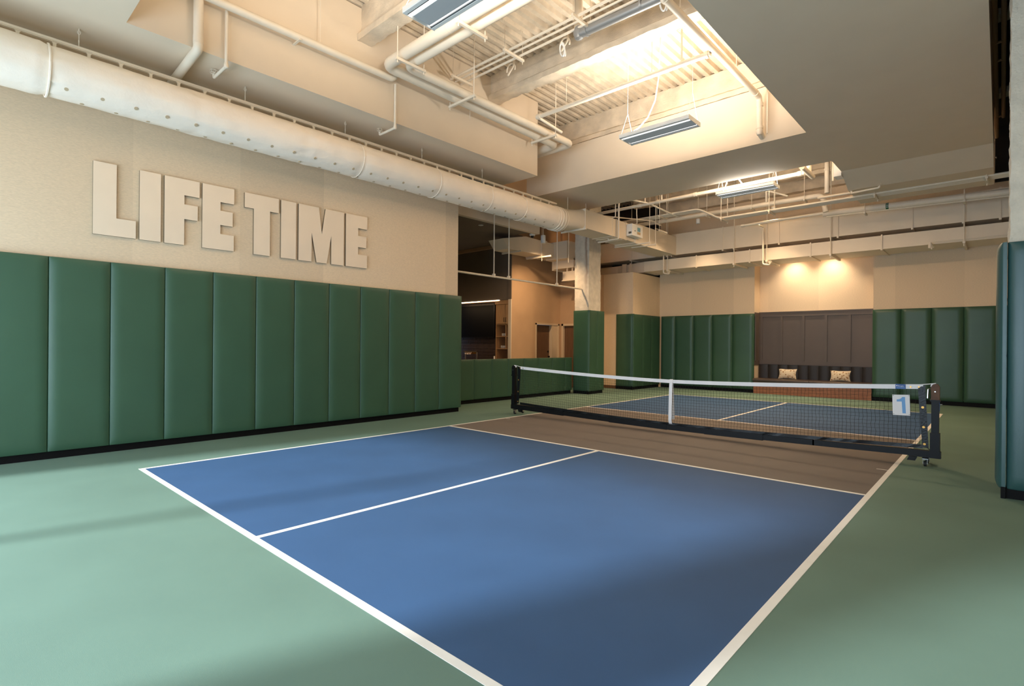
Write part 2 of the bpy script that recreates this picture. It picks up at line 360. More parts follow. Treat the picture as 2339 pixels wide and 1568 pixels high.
# ------------------------------------------------------------------ ceiling: deck, beams, soffits
mb = MB(); x = -8.0; v = []; prof = []
while x < 5.6:
    for dx, dz in ((0, 0), (0.075, 0), (0.095, 0.07), (0.155, 0.07)): prof.append((x+dx, 6.72+dz))
    x += 0.175
n = len(prof)
for y in [-11+0.5*i for i in range(44)]:
    for (px, pz) in prof: v.append((px, y, pz+0.012*noise.noise(Vector((px*3, y*3, 0)))))
f = [(j*n+i, j*n+i+1, (j+1)*n+i+1, (j+1)*n+i) for j in range(43) for i in range(n-1)]
struct('ceiling', 'fireproof', mb.add(v, f), True)
struct('ceiling_slab', 'plenum_shade', B(-10.2, 5.75, -10.9, 11, 6.86, 6.95))
def beam_prof(y, zb, zt=6.74, fw=0.13, web=0.06, ft=0.10):
    return [(y-fw, zb), (y+fw, zb), (y+fw, zb+ft), (y+web, zb+ft+0.05), (y+web, zt), (y-web, zt), (y-web, zb+ft+0.05), (y-fw, zb+ft)]
for i, (yb, zb) in enumerate(((-6.45, 6.2), (-3.62, 6.17), (-0.68, 6.22), (2.20, 6.16), (5.25, 6.10), (8.2, 6.10))):
    struct('ceiling_beam', 'fireproof', rough_prism(beam_prof(yb, zb), 'x', -5.2 if i != 4 else -3.6, 4.4, 0.07, 0.03, 0.06, i*7), True)
struct('soffit_left', 'paint', B(-4.62, -3.40, -10.6, 0.73, 5.1, 6.70))
struct('soffit_near', 'paint', B(-3.40, 1.50, -10.6, -6.78, 5.1, 6.74))
struct('soffit_right', 'paint', MB().prism([(-10.6, 5.1), (4.72, 5.1), (5.46, 4.85), (6.9, 4.85), (6.9, 5.0), (5.5, 5.0), (5.5, 6.1), (4.74, 6.74), (-10.6, 6.74)], 'x', 1.50, 3.825))
struct('soffit_cross', 'paint', MB().box(-5.3, 1.50, 1.97, 3.885, 5.1, 6.10))
struct('wall_gap', 'paint_tan', MB().box(-4.9, -4.75, 0.73, 1.97, 4.7, 6.7))
struct('wall_plenum', 'plenum_shade', MB().box(-8.1, -8.0, 4.62, 10.5, 3.6, 6.9).box(-8, -4.7, 9.76, 9.9, 0, 6.9).box(-8.1,-4.5,9.9,10.4,3.5,3.6).box(-8, -6.0, 3.885, 4.05, 5.6, 6.9))
struct('void_shade_panels', 'plenum_shade', MB().box(3.83, 5.55, -10.6, 9.1, 6.25, 6.3).box(4.15, 4.2, -0.5, 7.6, 4.9, 6.3).box(3.83, 5.5, 7.6, 7.65, 5.05, 6.3))  # dark panels added so the gap beside the soffit stays black
struct('beam_girder', 'fireproof', rough_prism([(8.85, 5.92), (9.12, 5.92), (9.12, 6.72), (8.85, 6.72)], 'x', -4.6, 4.6, 0.08, 0.03, 0.08, 31), True)

# ------------------------------------------------------------------ columns
struct('column_left', 'concrete', rough_prism([(-5.24, 4.80), (-4.75, 4.80), (-4.75, 5.42), (-5.24, 5.42)], 'z', 0, 6.7, 0.05, 0.022, 0.05, 3), True)
struct('column_right', 'concrete', rough_prism([(3.995, -1.22), (4.62, -1.22), (4.62, -0.60), (3.995, -0.60)], 'z', 0, 6.7, 0.05, 0.024, 0.05, 9), True)
pc = padding('green vinyl padding wrapped around the concrete column at the far post of the net', (-4.97, 5.1, 0), '-y', 4.795, [-5.245, -4.675], 0.09, 2.44, 0.07, soft=0.3)
add_pads(pc, '+x', -4.745, [4.73, 5.155, 5.56], 0.09, 2.44, 0.07, soft=0.3)
pr = padding('green vinyl padding with cool daylight in its colour, wrapped around the column at the right edge', (4.3, -0.9, 0), '-y', -1.235, [3.98, 4.63], 0.09, 2.435, 0.075, 'vinyl_daylit')
add_pads(pr, '-x', 3.978, [-1.30, -0.58], 0.09, 2.435, 0.075, 'vinyl_daylit')

# ------------------------------------------------------------------ wall padding
ys = [-0.585-0.6142*k for k in range(15)][::-1]
padding('long row of tall green vinyl pads under the metal letters', (-4.38, -4, 0), '+x', XL, ys, 0.09, 2.44, 0.085, soft=0.30)
padding('waist-high green vinyl pads along the half wall of the bar', (-5.28, 2, 0), '+x', -5.325, [-0.55, 0.07, 0.69, 1.305, 1.92, 2.54, 3.155, 3.77, 4.39, 4.74], 0.09, 1.06, 0.07, soft=0.30)
padding('single green pad on the front of the wall pier behind the padded column', (-4.95, 7.2, 0), '-y', 7.235, [-5.27, -4.62], 0.10, 2.45, 0.07)
padding('shaded green pads on the side of the pier, turning the far left corner', (-4.63, 8, 0), '+x', -4.675, [7.175, 7.79, 8.40, 9.02], 0.10, 2.44, 0.07, soft=0.3)
padding('green pads on the far wall between the corner and the seating alcove', (-3, 9.05, 0), '-y', 9.1, [-4.60, -4.087, -3.451, -2.832, -2.201, -1.56], 0.10, 2.44, 0.085)
padding('green pads on the far wall right of the seating alcove', (3, 9.05, 0), '-y', 9.1, [1.44, 2.052, 2.672, 3.289, 3.905, 4.52], 0.10, 2.44, 0.085)

# ------------------------------------------------------------------ letters on the left wall
LET = {
 'L': ([(-6.914, 3.707), (-6.668, 3.707), (-6.668, 3.016), (-6.453, 3.016), (-6.453, 2.784), (-6.914, 2.784)], 'large brushed-metal letter L opening the wall sign, left of all other letters'),
 'I': ([(-6.412, 3.705), (-6.166, 3.705), (-6.166, 2.783), (-6.412, 2.783)], 'large brushed-metal letter I between the L and the F on the wall'),
 'F': ([(-6.122, 3.706), (-5.683, 3.706), (-5.683, 3.481), (-5.878, 3.481), (-5.878, 3.355), (-5.707, 3.355), (-5.707, 3.148), (-5.878, 3.148), (-5.878, 2.783), (-6.122, 2.783)], 'large brushed-metal letter F on the padded wall'),
 'E': ([(-5.645, 3.706), (-5.209, 3.706), (-5.209, 3.480), (-5.402, 3.480), (-5.402, 3.354), (-5.230, 3.354), (-5.230, 3.145), (-5.402, 3.145), (-5.402, 3.013), (-5.212, 3.013), (-5.212, 2.782), (-5.645, 2.782)], 'large brushed-metal letter E just before the word gap'),
 'T': ([(-5.056, 3.700), (-4.532, 3.700), (-4.532, 3.476), (-4.671, 3.476), (-4.671, 2.779), (-4.920, 2.779), (-4.920, 3.476), (-5.056, 3.476)], 'large brushed-metal letter T just after the word gap'),
 'I2': ([(-4.494, 3.698), (-4.246, 3.698), (-4.246, 2.779), (-4.494, 2.779)], 'large brushed-metal letter I between the T and the M on the wall'),
 'M': ([(-4.202, 3.698), (-3.848, 3.698), (-3.791, 3.258), (-3.725, 3.698), (-3.378, 3.698), (-3.378, 2.776), (-3.615, 2.776), (-3.617, 3.262), (-3.699, 2.776), (-3.883, 2.776), (-3.973, 3.262), (-3.975, 2.777), (-4.202, 2.777)], 'large brushed-metal letter M on the padded wall'),
 'E2': ([(-3.338, 3.699), (-2.905, 3.699), (-2.905, 3.476), (-3.092, 3.476), (-3.092, 3.342), (-2.924, 3.342), (-2.924, 3.140), (-3.092, 3.140), (-3.092, 3.008), (-2.906, 3.008), (-2.906, 2.777), (-3.338, 2.777)], 'large brushed-metal letter E closing the wall sign, nearest the bar'),
}
for k, (poly, lab) in LET.items():
    ya = sum(p[0] for p in poly)/len(poly)
    t = thing('sign_letter', lab, 'letter', (-4.37, ya, 2.78), 'letters of the wall sign')
    part(t, 'return_edge', 'brushed_edge', MB().prism(poly, 'x', -4.419, -4.384))
    part(t, 'face', 'brushed', MB().prism(poly, 'x', -4.384, -4.381))
# ------------------------------------------------------------------ net on its wheeled frame
net = thing('pickleball_net', 'black portable net with white top band on a wheeled steel frame across the court', 'net', (0, 0, 0))
def ztop(x): return 0.872+0.108*(abs(x)/3.25)**1.6
def zbot(x): return 0.170+0.075*(abs(x)/3.25)**1.7
def tubez(x): return 0.052+0.052*(abs(x)/3.3)**1.5
def strip_x(x0, x1, zf0, zf1, y0, y1, n=40, wob=0.0):
    mbx = MB(); v = []; f = []
    for i in range(n+1):
        x = x0+(x1-x0)*i/n; wy = wob*noise.noise(Vector((x*7, 0, 0)))
        v += [(x, y0+wy, zf0(x)), (x, y1+wy, zf0(x)), (x, y1-wy, zf1(x)), (x, y0-wy, zf1(x))]
    for i in range(n):
        for k in range(4): f.append((4*i+k, 4*i+(k+1) % 4, 4*i+4+(k+1) % 4, 4*i+4+k))
    f += [(0, 1, 2, 3), tuple(4*n+k for k in range(4))]
    return mbx.add(v, f)
# telescoping base tube sections
for (a, b_, h) in ((-3.40, -2.1, 0.088), (-2.15, -1.05, 0.074), (-1.1, -0.02, 0.086), (-0.05, 0.62, 0.078), (0.6, 1.45, 0.088), (1.42, 2.10, 0.074), (2.08, 3.12, 0.074)):
    part(net, 'base_tube', 'black_steel', strip_x(a, b_, lambda x, h=h: tubez(x)+0.042-h/2, lambda x, h=h: tubez(x)+0.042+h/2, -h/2, h/2, 6))
for sx in (-1, 1):
    X = 3.372*sx
    part(net, 'base_socket', 'black_steel', B(*sorted((sx*3.12, sx*3.428)), -0.042, 0.042, 0.10, 0.182))
    po = part(net, 'post', 'black_steel', B(X-0.036, X+0.036, -0.036, 0.036, 0.15, 0.80))
    part(po, 'sleeve', 'black_steel', B(X-0.046, X+0.046, -0.046, 0.046, 0.10, 0.402))
    br = part(net, 'post_bracket', 'rust_brown' if sx > 0 else 'black_steel', MB().prism([(X-0.040, 0.785), (X+0.040, 0.785), (X+0.040, 0.955), (X+0.024, 0.985), (X, 0.995), (X-0.024, 0.985), (X-0.040, 0.955)], 'y', -0.042, 0.042))
    part(br, 'pulley', 'net_white', MB().lathe((X-0.012*sx, 0, 0.965), [(0.006, -0.012), (0.034, -0.012), (0.028, 0), (0.034, 0.012), (0.006, 0.012)], 16, 'y'))
    part(br, 'clamp_collar', 'black_steel', MB().box(X-0.048, X+0.048, -0.05, 0.05, 0.782, 0.802))
    part(br, 'bolt', 'steel', MB().cyl((X, -0.052, 0.90), (X, -0.041, 0.90), 0.007, 8))
    if sx > 0:
        part(br, 'crank_lever', 'steel', MB().tube(rounded([(X-0.045, -0.01, 0.925), (X-0.068, -0.015, 0.925), (X-0.072, -0.02, 0.815)], 0.01), 0.010, 8, rr=None), True)
        part(po, 'side_plate', 'label_blue', MB().box(X+0.036, X+0.041, -0.012, 0.012, 0.665, 0.775))
        part(po, 'side_knob', 'steel', MB().cyl((X+0.036, 0, 0.745), (X+0.064, 0, 0.745), 0.010, 10))
    # castors: one pair across the frame at each end
    for (dx, yy) in ((-0.085*sx, -0.075), (-0.085*sx, 0.17)):
        cx = X+dx
        ca = part(net, 'castor', 'steel', MB().box(cx-0.030, cx+0.030, yy-0.030, yy+0.030, 0.086, 0.094).box(cx-0.022, cx-0.018, yy-0.022, yy+0.022, 0.028, 0.088).box(cx+0.018, cx+0.022, yy-0.022, yy+0.022, 0.028, 0.088))
        part(ca, 'wheel', 'rubber', MB().lathe((cx, yy, 0.032), [(0.012, -0.014), (0.031, -0.014), (0.032, 0), (0.031, 0.014), (0.012, 0.014)], 18, 'x'), True)
        part(ca, 'hub', 'steel', MB().cyl((cx-0.024, yy, 0.032), (cx+0.024, yy, 0.032), 0.010, 10))
    part(net, 'castor_arm', 'black_steel', B(X-0.085*sx-0.03, X-0.085*sx+0.03, -0.105, 0.20, 0.094, 0.101))
    part(net, 'foot_plate', 'black_steel', MB().prism([(sx*3.13, 0.10), (sx*3.21, 0.10), (sx*3.19, 0.052), (sx*3.11, 0.052)], 'y', -0.075, -0.045))
    part(net, 'corner_cord', 'net_cord', MB().tube([(sx*3.30, 0, 0.215), (sx*3.34, 0, 0.17), (sx*3.30, -0.045, 0.12)], 0.004, 6))
    part(net, 'side_band', 'net_vinyl', MB().prism([(sx*3.205, ztop(3.2)-0.045), (sx*3.275, ztop(3.2)), (sx*3.312, 0.212), (sx*3.252, 0.212)], 'y', -0.006, 0.006))
    for zz in (0.70, 0.46, 0.255):
        xx = sx*(3.245+0.03*(0.9-zz)/0.7)
        part(net, 'grommet', 'brass', MB().lathe((xx, 0, zz), [(0.005, -0.010), (0.014, -0.010), (0.015, -0.006), (0.015, 0.006), (0.014, 0.010), (0.005, 0.010)], 12, 'y'))
    for xx in (3.135, 3.215):
        part(net, 'grommet', 'brass', MB().lathe((sx*xx, 0, ztop(xx)-0.032), [(0.004, -0.010), (0.010, -0.010), (0.010, 0.010), (0.004, 0.010)], 10, 'y'))
    part(net, 'top_cord', 'net_white', MB().tube([(sx*3.2, 0, ztop(3.2)-0.008), (sx*3.34, 0, 0.992), (sx*3.375, 0, 0.998)], 0.005, 6))
part(net, 'top_band', 'net_white', strip_x(-3.205, 3.255, lambda x: ztop(x)-0.056, ztop, -0.006, 0.006, 90, 0.004))
part(net, 'bottom_band', 'net_vinyl', strip_x(-3.21, 3.26, zbot, lambda x: zbot(x)-0.045, -0.008, 0.008, 80, 0.008))
# mesh of knotted cord
mb = MB(); SP = 0.0447; nx = int(6.46/SP)+1; nz = 15
rnd = random.Random(3); P = {}
for i in range(nx):
    x = -3.21+i*SP; a, b_ = zbot(x)-0.01, ztop(x)-0.05
    for j in range(nz+1):
        edge = 0 if j in (0, nz) else 1
        P[i, j] = Vector((x+rnd.uniform(-0.004, 0.004)*edge+0.003*sin(j*1.7+i*0.3)*edge, 0.008*noise.noise(Vector((x*2, j*0.35, 0)))*edge, a+(b_-a)*j/nz+rnd.uniform(-0.003, 0.003)*edge))
def cord(p, q, r):
    t = (q-p).normalized(); u = Vector((0, 1, 0)); w_ = t.cross(u).normalized()
    v = [a+d for a in (p, q) for d in (u*r, w_*r, -u*r, -w_*r)]
    mb.add(v, [(k, (k+1) % 4, 4+(k+1) % 4, 4+k) for k in range(4)])
for i in range(nx):
    for j in range(nz+1):
        if j < nz: cord(P[i, j], P[i, j+1], 0.0016)
        if i < nx-1 and 0 < j < nz: cord(P[i, j], P[i+1, j], 0.0013)
        p = P[i, j]; r = 0.0032
        if 0 < j < nz: mb.add([p+Vector(d)*r for d in ((1, 0, 0), (-1, 0, 0), (0, 1, 0), (0, -1, 0), (0, 0, 1), (0, 0, -1))], [(0, 2, 4), (2, 1, 4), (1, 3, 4), (3, 0, 4), (2, 0, 5), (1, 2, 5), (3, 1, 5), (0, 3, 5)])
part(net, 'net_mesh', 'net_cord', mb, kind='stuff')
st = MB(); zz = [0.145, 0.17, 0.22, 0.36, 0.55, 0.70, 0.80, 0.874]; yf = [0.0, -0.026, -0.04, -0.036, -0.03, -0.024, -0.016, -0.008]
v = []; f = []
for z, y in zip(zz, yf): v += [(0.012, y, z), (0.066, y, z), (0.066, y-0.003, z), (0.012, y-0.003, z)]
v += [(0.012, 0.01, 0.878), (0.066, 0.01, 0.878), (0.066, 0.01, 0.874), (0.012, 0.01, 0.874)]
for z, y in ((0.70, 0.03), (0.45, 0.05), (0.22, 0.075)): v += [(0.012, y, z), (0.066, y, z), (0.066, y-0.003, z), (0.012, y-0.003, z)]
for i in range(len(v)//4-1):
    for k in range(4): f.append((4*i+k, 4*i+(k+1) % 4, 4*i+4+(k+1) % 4, 4*i+4+k))
part(net, 'centre_strap', 'net_white', st.add(v, f))
lb = part(net, 'maker_label', 'label_blue', B(2.985, 3.086, -0.0105, 0.0105, ztop(3.03)-0.058, ztop(3.03)+0.002))
def text_mesh(body, size, bold=0.0):
    c = bpy.data.curves.new('lettering', 'FONT'); c.body = body; c.size = size; c.extrude = 0.0004; c.align_x = 'CENTER'; c.align_y = 'CENTER'; c.offset = bold; c.resolution_u = 3
    o = bpy.data.objects.new('lettering', c); COL.objects.link(o)
    dg = bpy.context.evaluated_depsgraph_get(); me = bpy.data.meshes.new_from_object(o.evaluated_get(dg)); bpy.data.objects.remove(o); return me
me = text_mesh('Douglas', 0.019); me.materials.append(MATS['net_white'])
o = part(lb, 'lettering', 'net_white', me); o.location = (3.040, -0.0112, ztop(3.03)-0.021); o.rotation_euler = (pi/2, 0, 0)
part(lb, 'emblem', 'net_white', MB().prism([(2.992, 0.955), (3.006, 0.957), (3.003, 0.947), (2.998, 0.942), (2.993, 0.947)], 'y', -0.0118, -0.0104))
for dz in (0.036, 0.044): part(lb, 'print_line', 'label_line', B(2.995, 3.078, -0.0112, -0.0104, ztop(3.03)-dz-0.003, ztop(3.03)-dz))
# number board
sg = thing('number_sign', 'white board with a light blue number 1 tied to the net', 'sign', (3.045, -0.02, 0.585))
bp = [(2.955, 0.836), (3.128, 0.844), (3.135, 0.588), (2.962, 0.583)]
part(sg, 'board', 'sign_white', MB().prism(bp, 'y', -0.026, -0.020))
def bl(u, v_):
    top = Vector(bp[0]).lerp(Vector(bp[1]), u); bot = Vector(bp[3]).lerp(Vector(bp[2]), u); return tuple(top.lerp(bot, v_))
one = [(345, 378), (385, 374), (415, 362), (437, 337), (484, 335), (493, 600), (436, 600), (428, 410), (345, 411)]
part(sg, 'numeral', 'sign_blue', MB().prism([bl((x-272)/290, (y-300)/334) for x, y in one], 'y', -0.0268, -0.0258))
for u, v_ in ((0.05, 0.04), (0.95, 0.04), (0.95, 0.95), (0.05, 0.95)):
    q = bl(u, v_); part(sg, 'tie', 'black_steel', MB().tube([(q[0]-0.007, -0.0275, q[1]-0.001), (q[0]+0.007, -0.0275, q[1]+0.002), (q[0]+0.004, 0.004, q[1])], 0.0018, 5))

# ------------------------------------------------------------------ alcove: wainscot, bench, cushions
wn_ = thing('wainscot_panelling', 'dark brown panelled wainscot at the back of the seating alcove', 'panelling', (0, 9.58, 0.89))
part(wn_, 'backing_board', 'wainscot', MB().box(-1.57, 1.45, 9.585, 9.6, 0.86, 2.48).box(-1.57, -1.555, 9.12, 9.585, 0.86, 2.48))
part(wn_, 'top_rail', 'wainscot', MB().box(-1.57, 1.45, 9.563, 9.6, 2.35, 2.47).box(-1.57, 1.45, 9.55, 9.6, 2.47, 2.50))
part(wn_, 'bottom_rail', 'wainscot', MB().box(-1.57, 1.45, 9.563, 9.6, 0.88, 0.995))
for a, b_ in ((-1.555, -1.47), (-0.956, -0.895), (-0.37, -0.30), (0.222, 0.288), (0.805, 0.868), (1.37, 1.45)):
    part(wn_, 'stile', 'wainscot', B(a, b_, 9.555, 9.6, 0.99, 2.36))
part(wn_, 'stile', 'wainscot', MB().box(-1.57, -1.535, 9.50, 9.57, 0.99, 2.36)); part(wn_, 'stile', 'wainscot', MB().box(-1.57, -1.535, 9.12, 9.19, 0.99, 2.36))
bn = thing('banquette_bench', 'dark upholstered banquette bench with a wood base in the far alcove', 'bench', (0, 9.2, 0))
part(bn, 'base', 'wood_base', B(-1.55, 1.44, 9.0, 9.58, 0, 0.345))
for a, b_ in ((-1.55, -0.035), (-0.025, 1.44)):
    mb = MB(); r = 0.03
    poly = [(8.93, 0.36), (8.92, 0.385), (8.92, 0.42), (8.935, 0.445), (8.97, 0.455), (9.5, 0.455), (9.5, 0.345), (8.95, 0.345)]
    part(bn, 'seat_cushion', 'bench_vinyl', MB().prism(poly, 'x', a, b_), True)
ch = [-1.55, -1.281, -1.0, -0.729, -0.452, -0.185, 0.091, 0.358, 0.629, 0.899, 1.163, 1.44]
for a, b_ in zip(ch, ch[1:]):
    n = 6; poly = [(a+0.003+(b_-a-0.006)*k/n, 9.50-0.022*sin(pi*k/n)**0.5) for k in range(n+1)]+[(b_-0.003, 9.56), (a+0.003, 9.56)]
    part(bn, 'back_channel', 'bench_back', MB().prism(poly, 'z', 0.455, 0.872), True)
for c, lab in (((-0.715, 9.40, 0.458), 'brown floral pillow at the left of the banquette bench'), ((0.645, 9.40, 0.458), 'brown floral pillow at the right of the banquette bench')):
    wd, ht = (0.25, 0.155); v = []; f = []; n = 10
    for side in (-1, 1):
        for j in range(n+1):
            for i in range(n+1):
                u, w_ = i/n*2-1, j/n*2-1
                pinch = 1-0.10*(1-abs(u)**2)*abs(w_)**3; pz = 1-0.12*(1-abs(w_)**2)*abs(u)**3
                th = 0.075*((1-u*u)*(1-w_*w_))**0.45
                v.append((u*wd*pz, side*th, ht+w_*ht*pinch))
    N = (n+1)**2
    for s_ in (0, N):
        for j in range(n):
            for i in range(n): f.append((s_+j*(n+1)+i, s_+j*(n+1)+i+1, s_+(j+1)*(n+1)+i+1, s_+(j+1)*(n+1)+i))
    me = MB().add(v, f).mesh('throw_pillow', 'pillow_print', True)
    o = bpy.data.objects.new('throw_pillow', me); COL.objects.link(o); o.location = c; o.rotation_euler = (radians(-14), 0, radians(3)); tag(o, lab, 'pillow', 'pillows on the bench')
for i, x in enumerate((-0.56, 0.42)):
    t = thing('downlight', ('downlight can left of the pair washing the alcove wall', 'downlight can right of the pair washing the alcove wall')[i], 'light', (x, 9.27, 4.30), 'alcove downlights')
    part(t, 'can', 'fixture_white', MB().lathe((x, 9.27, 4.30), [(0.055, 0), (0.058, 0.0), (0.058, 0.05), (0.02, 0.05)], 16), True)
    part(t, 'lamp', 'lamp_glow', MB().lathe((x, 9.27, 4.293), [(0.045, 0), (0.045, 0.006)], 14))
    spot('alcove_spot', (x, 9.22, 4.285), (x, 9.32, 3.0), 118, (1.0, 0.80, 0.58), 104, 0.95, 0.05)

# ------------------------------------------------------------------ pipes helper
def pipe(parent, name, path, r, rad=None, seg=12, m='pipe_paint'):
    return part(parent, name, m, MB().tube(rounded(path, rad if rad is not None else r*2.2), r, seg), True)
def rod(parent, x, y, z0, z1, r=0.009, name='hanger_rod'): part(parent, name, 'pipe_paint', MB().cyl((x, y, z0), (x, y, z1), r, 6))
def strut(parent, x0, x1, y0, y1, z, name='strut'): part(parent, name, 'pipe_paint', MB().box(min(x0, x1), max(x0, x1), min(y0, y1), max(y0, y1), z-0.02, z+0.02))
def coupling(parent, p, q, r): part(parent, 'coupling', 'pipe_paint', MB().cyl(p, q, r, 14), True)
def sprinkler(parent, p):
    mbk = MB().cyl((p[0], p[1], p[2]), (p[0], p[1], p[2]+0.05), 0.012, 8)
    for k in range(6):
        a = pi*k/3; mbk.tube([(p[0], p[1], p[2]+0.02), (p[0]+0.047*cos(a), p[1]+0.047*sin(a), p[2]+0.035), (p[0]+0.047*cos(a), p[1]+0.047*sin(a), p[2]+0.07), (p[0], p[1], p[2]+0.085)], 0.003, 4)
    for z in (0.035, 0.07): mbk.tube([(p[0]+0.047*cos(2*pi*k/10), p[1]+0.047*sin(2*pi*k/10), p[2]+z) for k in range(11)], 0.003, 4)
    part(parent, 'sprinkler_head', 'pipe_paint', mbk)

# ------------------------------------------------------------------ fabric duct and its rail
DX, DZ, DR = -3.956, 4.50, 0.276
dt = thing('fabric_duct', 'long white fabric air duct hanging under the left soffit', 'duct', (DX, -3.5, DZ-DR))
v = []; f = []; seg = 44; rings = []
bands = (-7.42, -5.9, -4.4, -3.42, -1.75, -0.35, 0.75)
y = -10.5; yy = []
while y < 2.30: yy.append(y); y += 0.06
yy.append(2.30)
for y in yy:
    bulge = 0.0
    for b_ in bands: bulge -= 0.010*math.exp(-((y-b_)/0.05)**2)
    if y < -7.45: bulge += 0.012
    if y > 1.75: bulge += 0.012*sin((y-1.75)*38)
    for k in range(seg):
        a = 2*pi*k/seg
        wr = 0.009*noise.noise(Vector((cos(a)*3, sin(a)*3, y*1.2)))+0.0075*noise.noise(Vector((cos(a)*9, sin(a)*9, y*6)))
        for b_ in bands: wr += 0.018*math.exp(-((y-b_)/0.16)**2)*noise.noise(Vector((cos(a)*7+b_, sin(a)*7, y*4)))
        r = DR+bulge+wr
        v.append((DX+r*cos(a), y, DZ+r*sin(a)))
n = len(yy)
for i in range(n-1):
    for k in range(seg): f.append((i*seg+k, i*seg+(k+1) % seg, (i+1)*seg+(k+1) % seg, (i+1)*seg+k))
f += [tuple(range(seg)), tuple((n-1)*seg+k for k in range(seg))]
part(dt, 'tube', 'duct_fabric', MB().add(v, f), True)
for b_, wd in ((-7.42, 0.05), (-3.42, 0.012), (-1.75, 0.012), (-0.35, 0.012), (0.75, 0.012), (2.0, 0.03), (2.1, 0.03), (2.2, 0.03)):
    R0 = DR+(0.010 if wd > 0.02 else 0.0015)
    part(dt, 'seam_band', 'duct_fabric', MB().tube([(DX+R0*cos(2*pi*k/40), b_, DZ+R0*sin(2*pi*k/40)) for k in range(41)], 0.012 if wd > 0.02 else 0.006, 6), True)
for row, ang, y0, n_ in ((0, -51, -7.265, 28), (1, -88, -7.10, 28)):
    for k in range(n_):
        y = y0+k*0.336
        if y > 1.9: break
        a = radians(ang); d = Vector((cos(a), 0, sin(a))); c = Vector((DX, y, DZ))+d*(DR+0.006); t1 = Vector((0, 1, 0)); t2 = d.cross(t1)
        vv = [c+(t1*cos(2*pi*i/12)+t2*sin(2*pi*i/12))*0.021 for i in range(12)]+[c-d*0.02+(t1*cos(2*pi*i/12)+t2*sin(2*pi*i/12))*0.021 for i in range(12)]
        part(dt, 'vent_hole', 'vent_shadow', MB().add(vv, [tuple(range(12)), tuple(range(12, 24))]+[(i, (i+1) % 12, 12+(i+1) % 12, 12+i) for i in range(12)]))
rl = thing('duct_rail', 'white suspension rail with short hanger tabs above the fabric duct', 'rail', (DX, -3.5, 4.84))
part(rl, 'rail', 'pipe_paint', MB().box(DX-0.02, DX+0.02, -10.5, 2.15, 4.845, 4.885).box(DX-0.012, DX+0.028, -10.5, 2.15, 4.856, 4.874))
for k in range(31):
    y = -7.67+k*0.3175
    part(rl, 'hanger_tab', 'pipe_paint', MB().prism([(y-0.03, 4.846), (y+0.03, 4.846), (y+0.016, 4.828), (y+0.016, 4.768), (y-0.016, 4.768), (y-0.016, 4.828)], 'x', DX-0.01, DX+0.012))
for y in (-7.13, -5.23, -3.62, -2.01, -0.41):
    w_ = part(rl, 'hanger_cable', 'pipe_paint', MB().cyl((DX, y, 4.885), (DX, y, 5.1), 0.005, 5))
    part(w_, 'eye_hook', 'pipe_paint', MB().tube([(DX, y+0.016*cos(2*pi*k/10), 5.055+0.022*sin(2*pi*k/10)) for k in range(11)], 0.004, 5).cyl((DX, y, 5.075), (DX, y, 5.1), 0.007, 6))
    part(w_, 'ferrule', 'pipe_paint', MB().cyl((DX, y, 4.93), (DX, y, 4.965), 0.007, 6))

# ------------------------------------------------------------------ sheet-metal ducts
rd = thing('supply_duct', 'painted rectangular metal duct fed from the end of the fabric duct', 'duct', (-3.94, 4.5, 4.34))
mb = MB(); v = []; f = []; n = 24        # round to rectangular transition
for t_ in (0, 1):
    for k in range(n):
        a = 2*pi*k/n
        if t_ == 0: v.append((DX+(DR+0.004)*cos(a), 2.25, DZ+(DR+0.004)*sin(a)+0.0))
        else:
            s_ = 1/max(abs(cos(a))/0.31, abs(sin(a))/0.237); v.append((-3.94+s_*cos(a), 2.92, 4.598+s_*sin(a)))
for k in range(n): f.append((k, (k+1) % n, n+(k+1) % n, n+k))
part(rd, 'transition', 'duct_paint', mb.add(v, f), True)
part(rd, 'collar', 'duct_paint', MB().lathe((DX, 2.17, DZ), [(DR+0.012, 0), (DR+0.012, 0.10), (DR-0.02, 0.10), (DR-0.02, 0)], 40, 'y'), True)
part(rd, 'body', 'duct_paint', MB().box(-4.25, -3.63, 2.92, 5.42, 4.361, 4.835))
part(rd, 'body', 'duct_paint', MB().prism([(-4.27, 5.42), (-3.60, 5.42), (-3.60, 7.0), (-3.60, 8.02), (-4.27, 8.02)], 'z', 4.33, 4.90))
for y in (2.93, 4.22, 4.42, 4.90, 5.40, 7.0): part(rd, 'flange', 'duct_paint', MB().box(-4.265, -3.615, y-0.012, y+0.012, 4.346, 4.85))
for y, x0 in ((2.86, -4.32), (4.60, -4.32), (5.56, -4.36), (5.92, -4.0)):
    strut(rd, x0, -3.22 if y > 5.5 else -3.56, y-0.02, y+0.02, 4.325)
    if y > 5.5: rod(rd, -3.25, y, 4.25, 6.7)
part(rd, 'flange', 'duct_paint', MB().box(-3.63, -3.52, 4.92, 4.94, 4.345, 4.36))
for y in (2.55, 3.35): rod(rd, -3.90, y, 4.80, 5.1, 0.008)
cb = thing('control_box', 'small white control box with blue label on the supply duct', 'control box', (-3.5, 5.25, 4.45))
part(cb, 'case', 'fixture_white', B(-3.615, -3.44, 4.93, 5.52, 4.47, 4.79))
part(cb, 'blue_label', 'screen_blue', B(-3.44, -3.437, 5.22, 5.38, 4.615, 4.725)); part(cb, 'tan_label', 'label_tan', B(-3.44, -3.437, 5.21, 5.39, 4.53, 4.60))
part(cb, 'port', 'label_dark', B(-3.44, -3.436, 5.06, 5.11, 4.595, 4.62)); part(cb, 'side_label', 'label_dark', B(-3.55, -3.465, 4.927, 4.931, 4.52, 4.575))
part(cb, 'conduit', 'pipe_paint', MB().tube(rounded([(-3.5, 5.3, 4.79), (-3.5, 5.3, 5.0), (-3.49, 5.26, 5.1), (-3.5, 5.28, 5.28)], 0.05), 0.014, 8), True)

